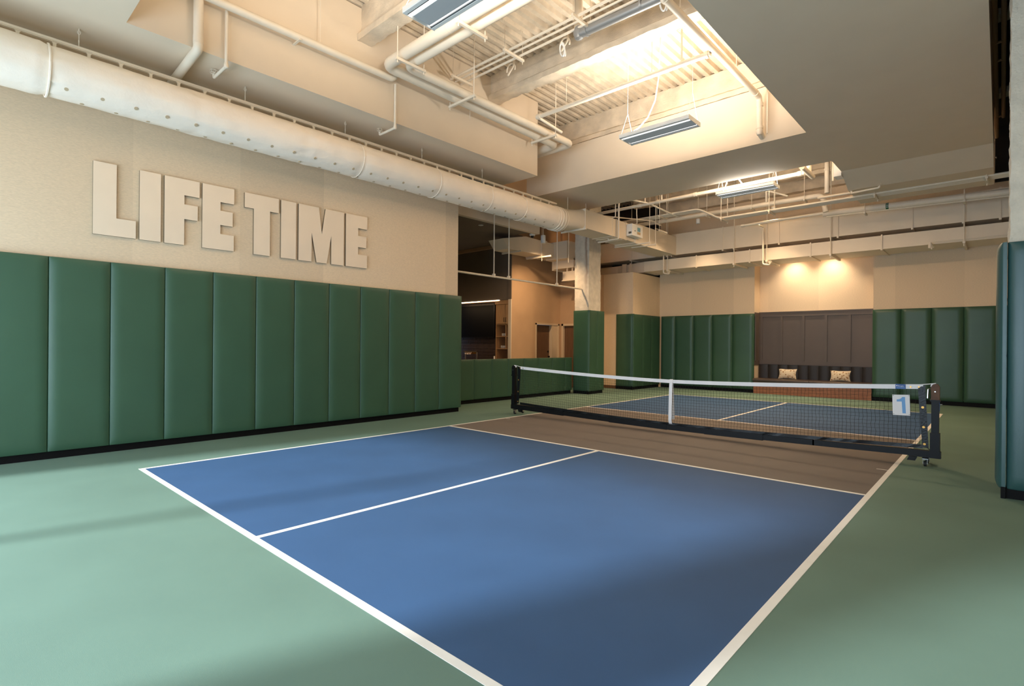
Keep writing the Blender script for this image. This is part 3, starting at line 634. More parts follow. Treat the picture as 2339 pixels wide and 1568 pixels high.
def xduct(name, label, y0, y1, z0, z1, x0, x1, flanges, traps, back):
    t = thing(name, label, 'duct', ((x0+x1)/2, (y0+y1)/2, z0))
    part(t, 'body', 'duct_paint', B(x0, x1, y0, y1, z0, z1))
    for x in flanges: part(t, 'flange', 'duct_paint', MB().box(x-0.016, x+0.016, y0-0.024, y0+0.002, z0-0.024, z1+0.024).box(x-0.024, x+0.024, y0-0.01, y1, z0-0.03, z0))
    for x in traps:
        part(t, 'strut', 'pipe_paint', B(x-0.024, x+0.024, y0-0.11, back, z0-0.06, z0-0.005)); rod(t, x, y0-0.07, z0-0.12, 6.7, 0.012)
    return t
ud = xduct('upper_duct', 'deep painted metal duct running along the top of the far wall', 8.02, 8.75, 4.335, 5.0, -7.9, 5.4, (-2.14, -0.59, 0.825, 2.37, 3.92), (), 8.7)
for x in (-5.19, -3.88, -1.80, 0.675, 3.30): strut(ud, x-0.02, x+0.02, 7.94, 8.75, 4.31)
for x in (-3.75, -2.14, -0.59, 0.825, 2.37, 3.92): part(ud, 'strap', 'duct_paint', MB().box(x-0.012, x+0.012, 7.995, 8.02, 4.29, 5.0).box(x-0.02, x+0.02, 8.0, 8.5, 4.29, 4.31))
ld = xduct('lower_duct', 'shallow painted metal duct hung beneath the deep one on the far wall', 8.0, 9.05, 3.885, 4.225, -4.7, 5.4, (-2.93, -1.36, 0.20, 1.77), (-3.84, -1.78, -0.88, 0.68, 3.32), 9.05)
part(ld, 'body', 'duct_paint', MB().prism([(-4.7, 8.0), (-4.7, 9.05), (-7.6, 9.0), (-7.6, 8.35), (-5.9, 8.35)], 'z', 3.87, 4.22))
strut(ld, -5.19, -5.15, 7.95, 9.0, 3.85); rod(ld, -5.17, 8.0, 3.8, 6.6)
part(ld, 'joint_plate', 'duct_paint', MB().box(-5.62, -5.45, 8.16, 8.2, 3.86, 4.24)); part(ld, 'flange', 'duct_paint', MB().box(-5.30, -5.26, 8.10, 8.14, 3.86, 4.24))

# bar-side ducts
bd = thing('bar_duct', 'painted metal duct with a mitred end hanging over the bar opening', 'duct', (-6.2, 4, 4.1))
part(bd, 'body', 'duct_paint', MB().prism([(2.66, 4.40), (2.90, 4.14), (5.25, 4.14), (5.25, 4.56), (3.65, 4.60)], 'x', -6.75, -6.18))
part(bd, 'collar', 'duct_paint', MB().box(-6.78, -6.15, 4.35, 4.62, 4.10, 4.60)); part(bd, 'body', 'duct_paint', MB().box(-6.5, -5.68, 5.0, 5.9, 4.08, 4.62))
part(bd, 'drop', 'duct_paint', MB().box(-6.47, -5.68, 5.35, 6.2, 3.84, 4.12)); part(bd, 'flange', 'duct_paint', MB().box(-6.50, -6.44, 5.33, 6.2, 3.80, 4.35))
strut(bd, -6.80, -6.05, 3.28, 3.32, 4.115); strut(bd, -6.7, -5.75, 4.28, 4.32, 4.07); rod(bd, -6.1, 4.30, 3.95, 5.5)
b2 = thing('return_duct', 'short low duct end behind the left column above the doors', 'duct', (-6, 5.8, 3.4))
part(b2, 'body', 'duct_paint', MB().box(-6.13, -5.4, 5.4, 6.2, 3.455, 3.74)); part(b2, 'flange', 'duct_paint', MB().box(-6.15, -5.4, 5.38, 5.42, 3.44, 3.47))
for x in (-5.98, -5.78): part(b2, 'bracket', 'duct_paint', MB().box(x-0.02, x+0.02, 5.42, 5.46, 3.74, 3.84))

# ------------------------------------------------------------------ pipes in the ceiling well
p = thing('insulated_pipe', 'thick white insulated pipe crossing the ceiling well and turning along the left bulkhead', 'pipe', (-3.1, -1, 5.7))
pipe(p, 'run', [(1.5, -3.42, 5.80), (-3.10, -3.42, 5.80), (-3.10, 0.98, 5.77), (-3.45, 1.02, 5.77), (-4.2, 1.02, 5.77)], 0.088, 0.17, 18)
for c in ((-2.75, -3.42, 5.80), (-1.6, -3.42, 5.80), (-0.4, -3.42, 5.80)): coupling(p, c, (c[0]+0.015, c[1], c[2]), 0.091)
p2 = thing('insulated_pipe', 'slimmer white insulated pipe running beside the thick one, elbow by elbow', 'pipe', (-2.86, -1, 5.7))
pipe(p2, 'run', [(1.5, -3.19, 5.79), (-2.87, -3.19, 5.79), (-2.87, 1.24, 5.80), (-3.3, 1.26, 5.80), (-4.2, 1.26, 5.80)], 0.072, 0.15, 18)
for x in (-2.62, -1.28, 0.05):
    strut(p2, x-0.02, x+0.02, -3.58, -3.02, 5.68); rod(p2, x, -3.55, 5.62, 6.2); rod(p2, x, -3.05, 5.62, 6.7)
for y in (-1.96, 0.34):
    strut(p2, -3.25, -2.58, y-0.02, y+0.02, 5.665); rod(p2, -2.62, y, 5.6, 6.7); rod(p2, -3.23, y, 5.6, 5.75)
p = thing('bulkhead_pipe', 'white pipe clamped along the left bulkhead face above the sprinkler drops', 'pipe', (-3.27, -5, 5.66))
pipe(p, 'run', [(-3.25, -6.78, 5.72), (-3.25, -3.20, 5.72), (-3.25, -3.12, 5.80), (-3.32, -3.05, 5.95)], 0.052, 0.09, 14)
part(p, 'clamp', 'pipe_paint', MB().box(-3.40, -3.19, -4.80, -4.77, 5.66, 5.675)); rod(p, -3.30, -4.43, 5.76, 6.7, 0.005); rod(p, -3.30, -1.40, 5.62, 6.0, 0.005)
p = thing('drain_pipe', 'thick white pipe dropping down the bulkhead and bending under the left soffit', 'pipe', (-3.5, -6.05, 5.0))
pipe(p, 'run', [(-3.31, -6.05, 6.7), (-3.31, -6.05, 5.06), (-4.40, -6.05, 4.98)], 0.056, 0.06, 16)
part(p, 'joint_sleeve', 'pipe_paint', MB().cyl((-3.31, -6.05, 5.22), (-3.31, -6.05, 5.12), 0.059, 16), True)
for y, lab in ((-5.71, 'thin sprinkler drop with caged head beside the thick bulkhead drain pipe'), (-3.07, 'thin sprinkler drop with caged head below the pipe elbows')):
    p = thing('sprinkler_drop', lab, 'sprinkler', (-3.5, y, 4.95), 'sprinkler drops on the left bulkhead')
    pipe(p, 'pipe', [(-3.335, y, 5.70), (-3.335, y, 4.985), (-3.77, y, 4.985), (-3.77, y, 5.03)], 0.021, 0.03, 10)
    part(p, 'elbow', 'pipe_paint', MB().lathe((-3.335, y, 4.985), [(0.0, -0.03), (0.026, -0.02), (0.031, 0), (0.026, 0.03), (0.021, 0.045)], 10), True)
    sprinkler(p, (-3.77, y, 5.01))
# sprinkler main in the well
p = thing('sprinkler_main', 'brightly lit white sprinkler pipe above the middle light with a tee to the right', 'pipe', (-0.9, -0.29, 5.75))
pipe(p, 'branch', [(-2.60, -0.29, 5.82), (0.75, -0.29, 5.82)], 0.041, 0.1, 14)
m_ = pipe(p, 'main', [(0.80, -6.7, 5.86), (0.80, 1.78, 5.86), (0.80, 1.80, 5.24), (0.80, 1.97, 5.20)], 0.050, 0.09, 14)
for c in ((0.80, -2.9, 5.86), (0.80, -1.9, 5.86), (0.80, 1.55, 5.86)): coupling(p, c, (c[0], c[1]+0.04, c[2]), 0.060)
coupling(p, (0.68, -0.29, 5.82), (0.72, -0.29, 5.82), 0.055); coupling(p, (0.80, 1.80, 5.76), (0.80, 1.80, 5.70), 0.060); coupling(p, (0.80, 1.80, 5.34), (0.80, 1.80, 5.30), 0.060)
part(p, 'end_cap', 'pipe_paint', MB().lathe((0.80, 1.80, 5.24), [(0.0, -0.06), (0.04, -0.045), (0.058, 0), (0.058, 0.05)], 14), True)
pipe(p, 'arm', [(-2.55, -0.29, 5.80), (-2.55, 0.45, 5.74)], 0.028, 0.02, 10)
coupling(p, (-2.57, -0.29, 5.82), (-2.50, -0.29, 5.82), 0.055)
for x, y in ((-1.9, -0.29), (-0.2, -0.29), (0.80, -1.45), (0.80, 0.65)): rod(p, x, y, 5.86, 6.72, 0.005)
rod(p, 0.92, 1.83, 5.2, 6.2, 0.012, 'brace')
pipe(p, 'upright', [(0.30, -0.29, 5.82), (0.30, -0.29, 6.35)], 0.016, 0.02, 8)
sprinkler(p, (0.30, -0.29, 6.32))
p = thing('storm_pipe', 'grey iron pipe with clamped elbow high in the ceiling well', 'pipe', (0.8, -1.5, 6.1))
pipe(p, 'run', [(3.5, -1.5, 6.12), (-0.76, -1.5, 6.20)], 0.072, 0.1, 16, 'pipe_grey')
pipe(p, 'riser', [(-0.80, -1.5, 6.72), (-0.80, -1.5, 6.20)], 0.066, 0.1, 16)
part(p, 'elbow', 'pipe_grey', MB().lathe((-0.79, -1.5, 6.20), [(0.0, -0.09), (0.06, -0.07), (0.088, 0), (0.085, 0.07), (0.066, 0.10)], 14), True)
for x in (-0.66, 0.25): part(p, 'clamp', 'pipe_grey', MB().lathe((x, -1.5, 6.195), [(0.085, 0), (0.085, 0.035), (0.07, 0.035), (0.07, 0)], 16, 'x'), True)
rod(p, 0.27, -1.5, 6.26, 6.72, 0.008)
p = thing('conduit_rack', 'three thin conduits on slotted struts crossing high in the ceiling well', 'conduits', (-1.5, -1.7, 6.2))
for dy, r in ((-1.82, 0.022), (-1.70, 0.017), (-1.56, 0.020)): pipe(p, 'conduit', [(-3.38, dy, 6.26), (1.5, dy, 6.26)], r, 0.05, 8)
for x in (-3.2, -1.95, -0.6, 0.7):
    strut(p, x-0.02, x+0.02, -1.95, -1.45, 6.22); rod(p, x, -1.92, 6.15, 6.72, 0.005); rod(p, x, -1.48, 6.15, 6.72, 0.005)
for x in (-1.15, 0.55):
    part(p, 'cable_loop', 'fixture_white', MB().tube([(x+0.05*sin(a*0.9), -1.45+0.02*a/6, 6.20+0.11*cos(a)-0.08) for a in [k*0.5 for k in range(20)]], 0.012, 7), True)
p = thing('beam_clamp_straps', 'looped conduit straps on the far sprayed beam of the ceiling well', 'strap', (-2.3, -1.2, 6.3))
for x in (-2.55, -1.35):
    part(p, 'strap_loop', 'pipe_paint', MB().tube([(x+0.10*cos(a), -1.1, 6.42+0.11*sin(a)) for a in [k*pi/7-0.3 for k in range(9)]], 0.014, 7), True)
    pipe(p, 'flex', [(x-0.03, -1.15, 6.30), (x+0.02, -1.05, 6.5), (x, -1.0, 6.68)], 0.016, 0.05, 7)

# ------------------------------------------------------------------ pipes beyond the cross soffit
p = thing('sprinkler_main', 'white sprinkler pipe with fittings above the far light', 'pipe', (-1.5, 5, 5.25))
pipe(p, 'branch', [(-5.6, 5.0, 5.24), (0.75, 5.0, 5.30)], 0.043, 0.1, 14)
pipe(p, 'stub', [(0.86, 4.35, 5.24), (0.86, 5.25, 5.24)], 0.055, 0.05, 14)
pipe(p, 'riser', [(0.80, 5.2, 5.30), (0.80, 5.2, 6.7)], 0.050, 0.05, 14)
for x in (-3.3, -2.75, -1.75, 0.62): coupling(p, (x, 5.0, 5.265+0.01*(x+3)), (x+0.08, 5.0, 5.266+0.01*(x+3)), 0.055)
for x in (-2.62, -3.1): pipe(p, 'riser', [(x, 5.0, 5.27), (x, 5.0, 6.3)], 0.02, 0.05, 8)
pipe(p, 'brace', [(-0.95, 4.95, 5.3), (-0.55, 4.6, 6.0)], 0.016, 0.02, 8); pipe(p, 'brace', [(-0.55, 4.95, 5.3), (-0.95, 4.6, 6.0)], 0.016, 0.02, 8)
pipe(p, 'arm', [(-3.5, 3.9, 5.35), (-3.0, 5.0, 5.28), (-2.75, 6.3, 5.1)], 0.024, 0.05, 8)
pipe(p, 'arm', [(-4.6, 4.3, 5.12), (-3.4, 6.1, 5.05)], 0.018, 0.05, 8)
p = thing('insulated_pipe', 'long white insulated pipe under the far deck, behind the conduit tray', 'pipe', (-1.5, 6.8, 5.1))
pipe(p, 'run', [(-4.6, 6.8, 5.18), (0.72, 6.8, 5.18), (0.80, 6.8, 4.75)], 0.062, 0.12, 16)
pipe(p, 'riser', [(0.83, 6.75, 5.2), (0.83, 6.75, 6.7)], 0.055, 0.05, 14)
for z in (5.75, 6.0): coupling(p, (0.83, 6.75, z), (0.83, 6.75, z+0.05), 0.066)
pipe(p, 'stub', [(-0.57, 6.8, 5.22), (-0.57, 6.8, 5.55), (-0.05, 6.8, 5.30)], 0.022, 0.04, 8)
for x in (-3.6, -2.1, -0.9, 0.35): rod(p, x, 6.7, 5.1, 6.7, 0.006); strut(p, x-0.015, x+0.015, 6.66, 6.95, 5.10)
p = thing('panel_trunking', 'white electrical trunking standing against the lit soffit end', 'trunking', (1.38, 4.4, 5.1))
part(p, 'trunk', 'fixture_white', MB().box(1.36, 1.498, 4.75, 5.05, 5.02, 5.75)); pipe(p, 'conduit', [(1.30, 5.0, 5.0), (1.30, 5.0, 6.6)], 0.02, 0.02, 8)
p = thing('conduit_tray', 'tray of parallel conduits running along the far side with a stepped bend', 'conduits', (0.5, 6.2, 4.8))
for k in range(5):
    y = 6.02+0.07*k; r = 0.024
    pipe(p, 'conduit', [(-5.2, y, 5.16), (-2.05, y, 5.16), (-1.50, y, 4.82), (4.2, y, 4.84)], r, 0.15, 8)
pipe(p, 'rail', [(0.80, 6.0, 4.93), (3.77, 6.0, 4.935)], 0.028, 0.05, 10)
for x in (-3.15, -1.42, -0.25, 1.9, 3.72):
    z = 5.12 if x < -2 else 4.79
    strut(p, x-0.02, x+0.02, 5.93, 6.42, z); rod(p, x, 5.95, z-0.06, 5.1 if x > 1.5 else 6.7, 0.010); rod(p, x, 6.40, z-0.06, 5.0 if x > 1.5 else 6.7, 0.010)
strut(p, -3.17, -3.13, 5.93, 6.42, 4.72); rod(p, -3.15, 5.95, 4.66, 5.1, 0.006); rod(p, -3.15, 6.40, 4.66, 5.1, 0.006)
p = thing('chilled_water_pipe', 'white insulated pipe with a green flow-direction band below the right soffit', 'pipe', (1.5, 7.2, 4.65))
pipe(p, 'main', [(0.66, 7.2, 4.80), (5.3, 7.2, 4.68)], 0.078, 0.1, 18)
pipe(p, 'tail', [(-1.30, 7.25, 4.80), (0.70, 7.2, 4.82)], 0.036, 0.1, 12)
part(p, 'end_cap', 'pipe_paint', MB().lathe((-1.32, 7.25, 4.80), [(0.0, -0.05), (0.04, -0.03), (0.046, 0), (0.046, 0.06)], 12, 'x'), True)
for x in (1.55, 3.35): strut(p, x-0.02, x+0.02, 7.05, 7.35, 4.66-0.02*(x-1.5)); rod(p, x, 7.08, 4.6, 4.95, 0.006)
part(p, 'lower_conduit', 'pipe_paint', MB().tube([(0.75, 7.12, 4.70), (5.2, 7.12, 4.58)], 0.016, 8), True)
bnd = part(p, 'flow_band', 'label_green', MB().lathe((1.955, 7.2, 4.766), [(0.0795, 0), (0.0795, 0.055), (0.07, 0.055), (0.07, 0)], 24, 'x'), True)
for a in (radians(205), radians(180), radians(150)):
    d = Vector((0, cos(a), sin(a))); t2 = Vector((0, -sin(a), cos(a))); c = Vector((1.955, 7.2, 4.765))+d*0.0805
    tri = [c+Vector((0.006, 0, 0)), c+Vector((0.024, 0, 0))+t2*0.011, c+Vector((0.024, 0, 0))+t2*0.005, c+Vector((0.05, 0, 0))+t2*0.005, c+Vector((0.05, 0, 0))-t2*0.005, c+Vector((0.024, 0, 0))-t2*0.005, c+Vector((0.024, 0, 0))-t2*0.011]
    part(bnd, 'flow_arrow', 'sign_white', MB().add(tri+[q-d*0.003 for q in tri], [tuple(range(7)), tuple(range(7, 14))]+[(i, (i+1) % 7, 7+(i+1) % 7, 7+i) for i in range(7)]))
for x, zt, lab in ((-3.94, 5.10, 'sprinkler drop in front of the far ducts, left one'), (-0.96, 4.81, 'sprinkler drop in front of the far ducts, middle one over the bench')):
    p = thing('sprinkler_drop', lab, 'sprinkler', (x, 7.9, 3.70), 'sprinkler drops at the far ducts')
    pipe(p, 'pipe', [(x, 7.28, zt), (x, 7.85, zt), (x, 7.85, 3.76), (x+0.17, 7.85, 3.72), (x+0.19, 7.85, 3.76)], 0.023, 0.04, 10); sprinkler(p, (x+0.19, 7.85, 3.75))
p = thing('sprinkler_drop', 'sprinkler head on a thin pipe across the lower duct at right', 'sprinkler', (2.72, 7.9, 3.80), 'sprinkler drops at the far ducts')
pipe(p, 'pipe', [(4.6, 7.93, 3.92), (2.78, 7.93, 3.93)], 0.009, 0.02, 7); part(p, 'body', 'pipe_paint', MB().lathe((2.72, 7.9, 3.83), [(0.012, -0.06), (0.04, -0.04), (0.04, 0.05), (0.02, 0.09)], 12), True)
sprinkler(p, (2.75, 7.88, 3.75))
p = thing('sprinkler_drop', 'sprinkler head on a short arm under the sloping right soffit', 'sprinkler', (1.8, 5.45, 4.8), 'sprinkler drops at the far ducts')
pipe(p, 'pipe', [(1.55, 5.52, 4.95), (1.55, 5.50, 4.80), (2.05, 5.42, 4.80), (2.07, 5.42, 4.83)], 0.022, 0.03, 10); sprinkler(p, (2.07, 5.42, 4.81))
p = thing('sprinkler_drop', 'sprinkler head hooked under the supply duct beside the control box', 'sprinkler', (-3.55, 4.35, 4.30), 'sprinkler drops at the far ducts')
pipe(p, 'pipe', [(-3.55, 4.40, 5.6), (-3.55, 4.40, 4.30), (-3.83, 4.35, 4.29), (-3.84, 4.35, 4.33)], 0.024, 0.05, 10); sprinkler(p, (-3.84, 4.35, 4.31))
pipe(p, 'conduit', [(-3.58, 4.28, 5.6), (-3.58, 4.28, 4.86), (-3.85, 4.1, 4.87)], 0.015, 0.05, 8)
p = thing('side_pipes', 'pair of brown-painted pipes in the dark gap beside the right soffit', 'pipe', (3.9, 3, 5.9))
pipe(p, 'run', [(3.845, -1, 6.0), (3.858, 7.5, 6.0)], 0.035, 0.05, 10, 'paint_tan'); pipe(p, 'run', [(3.94, -1, 6.0), (3.955, 6.2, 6.0)], 0.03, 0.05, 10, 'paint_tan')
for y in (2.6, 3.3, 6.1): pipe(p, 'cross_arm', [(3.84, y, 5.98), (3.97, y, 6.0)], 0.02, 0.02, 8, 'paint_tan')
pipe(p, 'cable', [(3.84, 7.6, 5.6), (3.93, 7.7, 5.3), (4.1, 7.9, 5.1)], 0.012, 0.1, 7)

# ------------------------------------------------------------------ linear lights
def fixture(y, lab, cord_, z0=5.0, down=10, dcol=WARM, x0=-0.86):
    x1 = x0+1.22; y0, y1 = y-0.225, y+0.225; z1 = z0+0.062
    t = thing('linear_light', lab, 'light', ((x0+x1)/2, y, z0), 'suspended linear lights')
    part(t, 'housing', 'fixture_white', MB().prism([(y0, z0+0.012), (y0+0.006, z0), (y0+0.05, z0), (y0+0.05, z0+0.03), (y1-0.05, z0+0.03), (y1-0.05, z0), (y1-0.006, z0), (y1, z0+0.012), (y1, z1), (y0, z1)], 'x', x0, x1))
    for a in (y0+0.052, y1-0.068): part(t, 'side_groove', 'fixture_grey', B(x0+0.004, x1-0.004, a, a+0.016, z0+0.006, z0+0.031))
    for a in (y0+0.072, y1-0.095): part(t, 'light_slot', 'fixture_glow', B(x0+0.02, x1-0.02, a, a+(0.045 if a < y else 0.018), z0+0.010, z0+0.031))
    part(t, 'lens_panel', 'fixture_lens', B(x0+0.02, x1-0.02, y0+0.122, y1-0.098, z0+0.006, z0+0.031))
    for x in (x0-0.008, x1): part(t, 'end_cap', 'fixture_white', MB().prism([(y0, z0-0.004), (y1, z0-0.004), (y1, z1+0.006), (y0, z1+0.006)], 'x', x, x+0.008))
    part(t, 'top_diffuser', 'fixture_glow', B(x0+0.03, x1-0.03, y0+0.03, y1-0.03, z1, z1+0.004))
    for x in (x0+0.03, x1-0.03):
        part(t, 'suspension_wire', 'fixture_white', MB().cyl((x, y0+0.01, z1), (x, y, z1+0.42), 0.003, 5).cyl((x, y1-0.01, z1), (x, y, z1+0.42), 0.003, 5).cyl((x, y, z1+0.42), (x, y, 6.72), 0.003, 5))
    if cord_:
        part(t, 'cord_grip', 'fixture_white', MB().lathe((x0+0.12, y0+0.10, z1), [(0.035, 0), (0.035, 0.02), (0.02, 0.03), (0.0, 0.032)], 12), True)
        part(t, 'power_cord', 'fixture_white', MB().tube([(x0+0.14, y0+0.12, z1+0.02), (x0+0.30, y0+0.13, z1+0.08), (x0+0.46, y0+0.14, z1+0.22), (x0+0.58, y0+0.15, z1+0.46), (x0+0.63, y0+0.16, z1+0.80), (x0+0.65, y0+0.17, z1+1.25), (x0+0.66, y0+0.18, z1+1.6)], 0.011, 8), True)
    a = area('linear_uplight', ((x0+x1)/2, y, z1+0.012), ((x0+x1)/2, y, 7), 1.14, 0.38, 88, WARM, 178)
    area('linear_fill', ((x0+x1)/2, y, z0-0.006), ((x0+x1)/2, y, 0), 1.1, 0.3, down, dcol, 178)  # downward fill added below the slots to brighten walls, duct and far pads
fixture(-4.60, 'suspended linear light nearest the camera, cut by the top of the picture', False, x0=-0.77)
fixture(0.06, 'suspended linear light with a looping power cord in the middle of the ceiling well', True)
fixture(4.36, 'suspended linear light beyond the cross soffit', False, 4.925, 112, (1.0, 0.70, 0.44))

# ------------------------------------------------------------------ bar side
p = thing('hanging_rail', 'thin white rail hung on rods across the bar opening', 'rail', (-5, 2, 3.05))
pipe(p, 'rail', [(-5.0, -0.62, 3.072), (-5.0, 4.78, 3.07)], 0.024, 0.05, 10)
for y in (1.063, 1.602, 3.596):
    rod(p, -5.0, y, 3.08, 5.05, 0.014); part(p, 'clamp', 'pipe_paint', MB().box(-5.03, -4.97, y-0.03, y+0.03, 3.05, 3.14))
rod(p, -5.3, 4.55, 3.85, 5.2, 0.012)
p = thing('pendant_light', 'white cylinder pendant lamp above the bar half wall', 'light', (-5.6, 3.73, 4.33))
part(p, 'shade', 'fixture_white', MB().lathe((-5.6, 3.73, 4.34), [(0.062, 0), (0.068, 0), (0.068, 0.21), (0.06, 0.225), (0.012, 0.23)], 20), True)
part(p, 'lamp', 'lamp_glow', MB().lathe((-5.6, 3.73, 4.345), [(0.055, 0), (0.055, 0.004)], 16)); rod(p, -5.6, 3.73, 4.56, 5.1, 0.012, 'stem')
spot('pendant_spot', (-5.6, 3.73, 4.32), (-6.3, 4.9, 1.0), 190, WARMER, 125, 0.9, 0.05)
p = thing('dome_camera', 'white security dome camera hanging near the pendant lamp', 'camera', (-5.6, 3.24, 4.42))
part(p, 'base', 'fixture_white', MB().lathe((-5.6, 3.24, 4.475), [(0.06, 0), (0.078, 0.01), (0.078, 0.05), (0.06, 0.058)], 18), True)
part(p, 'dome', 'dome_black', MB().lathe((-5.6, 3.24, 4.475), [(0.0, -0.06), (0.022, -0.055), (0.038, -0.035), (0.043, 0)], 16), True)
rod(p, -5.6, 3.24, 4.53, 4.7, 0.008, 'stem')
# tiled niche behind the bar
nz_ = thing('tile_backsplash', 'dark stacked stone tiles lining the bar niche behind the television', 'tiles', (-8.5, 4.45, 0.9))
part(nz_, 'grout_bed', 'grout', B(-10.0, -7.62, 4.44, 4.45, 0.85, 2.82))
shared = {}
row = 0; z = 0.86
while z < 2.75:
    x = -10.0-(row % 3)*0.25
    while x < -7.64:
        a, b_ = max(x, -10.0), min(x+0.60, -7.63)
        if b_-a > 0.03: part(nz_, 'tile', 'tile_dark', B(a+0.004, b_-0.004, 4.43, 4.442, z+0.004, z+0.096))
        x += 0.608
    z += 0.103; row += 1
tv = thing('television', 'large black wall television in the bar niche', 'television', (-9, 4.40, 1.66))
part(tv, 'body', 'screen_black', B(-10.0, -8.10, 4.365, 4.43, 1.655, 2.735)); part(tv, 'bezel', 'black_steel', MB().box(-8.13, -8.095, 4.355, 4.37, 1.65, 2.74).box(-10.0, -8.10, 4.355, 4.37, 1.65, 1.672).box(-10.0, -8.10, 4.355, 4.37, 2.72, 2.74))
part(tv, 'screen', 'screen_black', B(-10.0, -8.13, 4.36, 4.368, 1.672, 2.72))
ls = thing('led_strip', 'glowing linear light along the top edge of the bar niche', 'light', (-8.5, 3.9, 2.80))
part(ls, 'diffuser', 'strip_glow', B(-10.0, -7.45, 3.873, 3.895, 2.795, 2.815)); part(ls, 'profile', 'wood_light', MB().box(-10.0, -7.06, 3.885, 4.0, 2.775, 2.80))
area('bar_strip_light', (-8.6, 3.98, 2.77), (-8.6, 4.3, 0), 2.4, 0.05, 16, WARMER)
cbn = thing('bar_cabinet', 'light oak tall bar cabinet with upper doors and open shelves', 'cabinet', (-7.33, 4.15, 0.9))
part(cbn, 'side_panel', 'wood_light', B(-7.625, -7.60, 3.92, 4.44, 0.9, 2.76)); part(cbn, 'side_panel', 'wood_light', B(-7.085, -7.06, 3.92, 4.44, 0.9, 2.76))
part(cbn, 'back_panel', 'wood_light', B(-7.6, -7.085, 4.425, 4.44, 0.9, 2.76)); part(cbn, 'divider', 'wood_light', B(-7.215, -7.195, 3.925, 4.425, 1.3, 2.06))
part(cbn, 'crown', 'wood_light', MB().box(-7.65, -7.06, 3.90, 4.44, 2.68, 2.79))
for z in (2.05, 1.677, 1.292): part(cbn, 'shelf', 'wood_light', B(-7.6, -7.085, 3.925, 4.425, z-0.012, z+0.012))
for a, b_ in ((-7.60, -7.215), (-7.205, -7.085)):
    d = part(cbn, 'door', 'wood_light', B(a+0.003, b_-0.003, 3.905, 3.925, 2.07, 2.67)); hx = b_-0.035 if a < -7.5 else a+0.03
    part(d, 'handle', 'black_steel', MB().tube([(hx, 3.905, 2.13), (hx, 3.88, 2.14), (hx, 3.88, 2.25), (hx, 3.905, 2.26)], 0.008, 6))
gi = 0
ORD = ('first', 'second', 'third', 'fourth', 'fifth')
for z, xs in ((1.691, (-7.46, -7.40, -7.34, -7.28)), (1.306, (-7.50, -7.44, -7.38, -7.32, -7.26))):
    for gi, x in enumerate(xs):
        mbg = MB().lathe((x, 4.06, z), [(0.016, 0), (0.020, 0.004), (0.024, 0.085), (0.022, 0.085), (0.017, 0.008), (0.0, 0.008)], 10)
        single('drinking_glass', '%s drinking glass from the left on the %s open shelf of the bar cabinet' % (ORD[gi], 'upper' if z > 1.5 else 'lower'), 'glass', 'glassware', mbg, True, 'glasses on the %s cabinet shelf' % ('upper' if z > 1.5 else 'lower'))
tp = thing('beer_tap_tower', 'polished bridge-shaped beer tap tower on the bar', 'beer taps', (-8.7, 3.95, 0.9))
part(tp, 'leg', 'steel', MB().cyl((-8.98, 3.9, 0.85), (-8.98, 3.9, 1.17), 0.022, 12), True); part(tp, 'leg', 'steel', MB().cyl((-8.445, 3.9, 0.85), (-8.445, 3.9, 1.17), 0.022, 12), True)
part(tp, 'crossbar', 'steel', MB().box(-9.03, -8.42, 3.87, 3.93, 1.165, 1.20)); part(tp, 'rear_bar', 'brass', MB().box(-9.0, -8.46, 3.9, 3.93, 1.11, 1.165))
for k in range(5): part(tp, 'tap', 'steel', MB().tube([(-8.94+0.065*k, 3.87, 1.15), (-8.94+0.065*k, 3.83, 1.13), (-8.925+0.065*k, 3.82, 1.09)], 0.009, 6))
single('candle', 'short pale candle on the bar beside the oak cabinet', 'candle', 'fixture_white', MB().lathe((-7.66, 3.9, 0.86), [(0.024, 0), (0.024, 0.19), (0.018, 0.195)], 12), True)
ct = thing('bar_counter', 'bar counter hidden behind the half wall under the beer taps', 'counter', (-8.5, 3.9, 0)); part(ct, 'top', 'wood_dark', B(-10.0, -7.09, 3.6, 4.42, 0.82, 0.86)); part(ct, 'body', 'wood_dark', B(-10.0, -7.09, 3.7, 4.42, 0, 0.82))
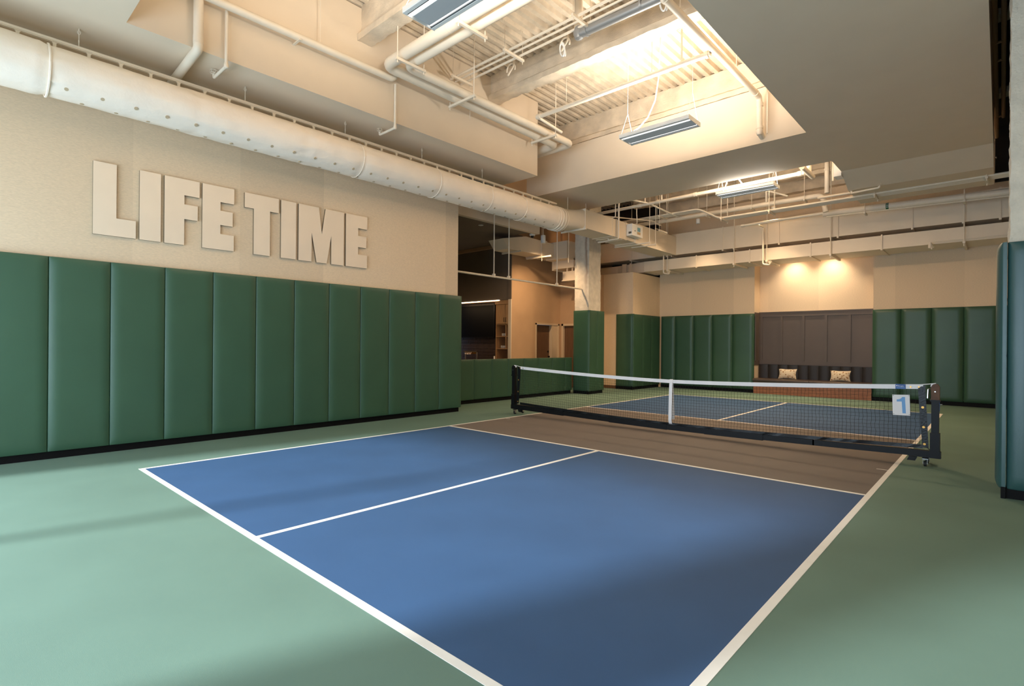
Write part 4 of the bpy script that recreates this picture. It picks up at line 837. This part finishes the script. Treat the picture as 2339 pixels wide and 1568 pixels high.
# doors
d1 = struct('door_1', 'wood_dark', B(-7.10, -7.06, 5.10, 5.93, 0.01, 2.08))
part(d1, 'door_frame', 'door_frame', MB().box(-7.0, -6.92, 5.05, 5.105, 0, 2.13).box(-7.0, -6.92, 6.25, 6.31, 0, 2.13).box(-7.0, -6.92, 5.05, 6.31, 2.08, 2.14))
part(d1, 'door_jamb', 'door_frame', MB().box(-7.2, -6.94, 5.93, 6.26, 0, 2.08)); part(d1, 'knob', 'black_steel', MB().lathe((-7.05, 5.86, 1.03), [(0.012, 0), (0.012, 0.03), (0.032, 0.035), (0.032, 0.06), (0.0, 0.07)], 12, 'x'), True)
part(d1, 'deadbolt', 'black_steel', MB().lathe((-7.05, 5.86, 1.20), [(0.03, 0), (0.03, 0.02), (0.0, 0.025)], 12, 'x'), True)
d2 = struct('door_2', 'wood_dark', B(-6.82, -5.95, 6.45, 6.49, 0.01, 2.08))
part(d2, 'door_frame', 'door_frame', MB().box(-6.87, -6.80, 6.36, 6.50, 0, 2.14).box(-5.96, -5.90, 6.36, 6.50, 0, 2.14).box(-6.87, -5.90, 6.36, 6.50, 2.07, 2.14))
spot('bar_wall_fill', (-5.95, 6.0, 4.3), (-6.6, 5.6, 1.0), 90, WARMER, 110, 0.9, 0.05)  # added spot without a fixture, brightens the tan door wall

# warm can downlights tucked above the conduit tray in the far bay
for i, x in enumerate((-2.7, -0.6)):
    t = thing('downlight', ('warm downlight can above the far conduit tray, nearer the supply duct', 'warm downlight can above the far conduit tray, in front of the alcove')[i], 'light', (x, 7.55, 5.12), 'far bay downlights')
    part(t, 'can', 'fixture_white', MB().lathe((x, 7.55, 5.12), [(0.05, 0), (0.055, 0.0), (0.055, 0.14), (0.012, 0.15)], 14), True)
    part(t, 'lamp', 'lamp_glow', MB().lathe((x, 7.55, 5.122), [(0.045, 0), (0.045, 0.004)], 12)); rod(t, x, 7.55, 5.26, 6.7, 0.006, 'stem')
    spot('far_downlight', (x, 7.55, 5.10), (x*0.85, 5.2, 0), 260, (1.0, 0.72, 0.44), 112, 0.8, 0.05)
# bar ceiling downlights
for i, (x, y) in enumerate(((-6.0, 1.6), (-8.0, 1.3))):
    t = thing('recessed_downlight', ('recessed downlight in the bar ceiling near its front edge', 'recessed downlight in the bar ceiling before the television wall')[i], 'light', (x, y, 4.555), 'bar ceiling lights')
    part(t, 'trim_ring', 'fixture_white', MB().lathe((x, y, 4.553), [(0.045, 0), (0.07, 0), (0.07, 0.006), (0.045, 0.006)], 14)); part(t, 'lamp', 'lamp_glow', MB().lathe((x, y, 4.555), [(0.044, 0), (0.044, 0.003)], 12))
    spot('bar_ceiling_spot', (x, y, 4.54), (x-0.2, y+0.35, 0), 105, WARMER, 150, 1.0, 0.3)
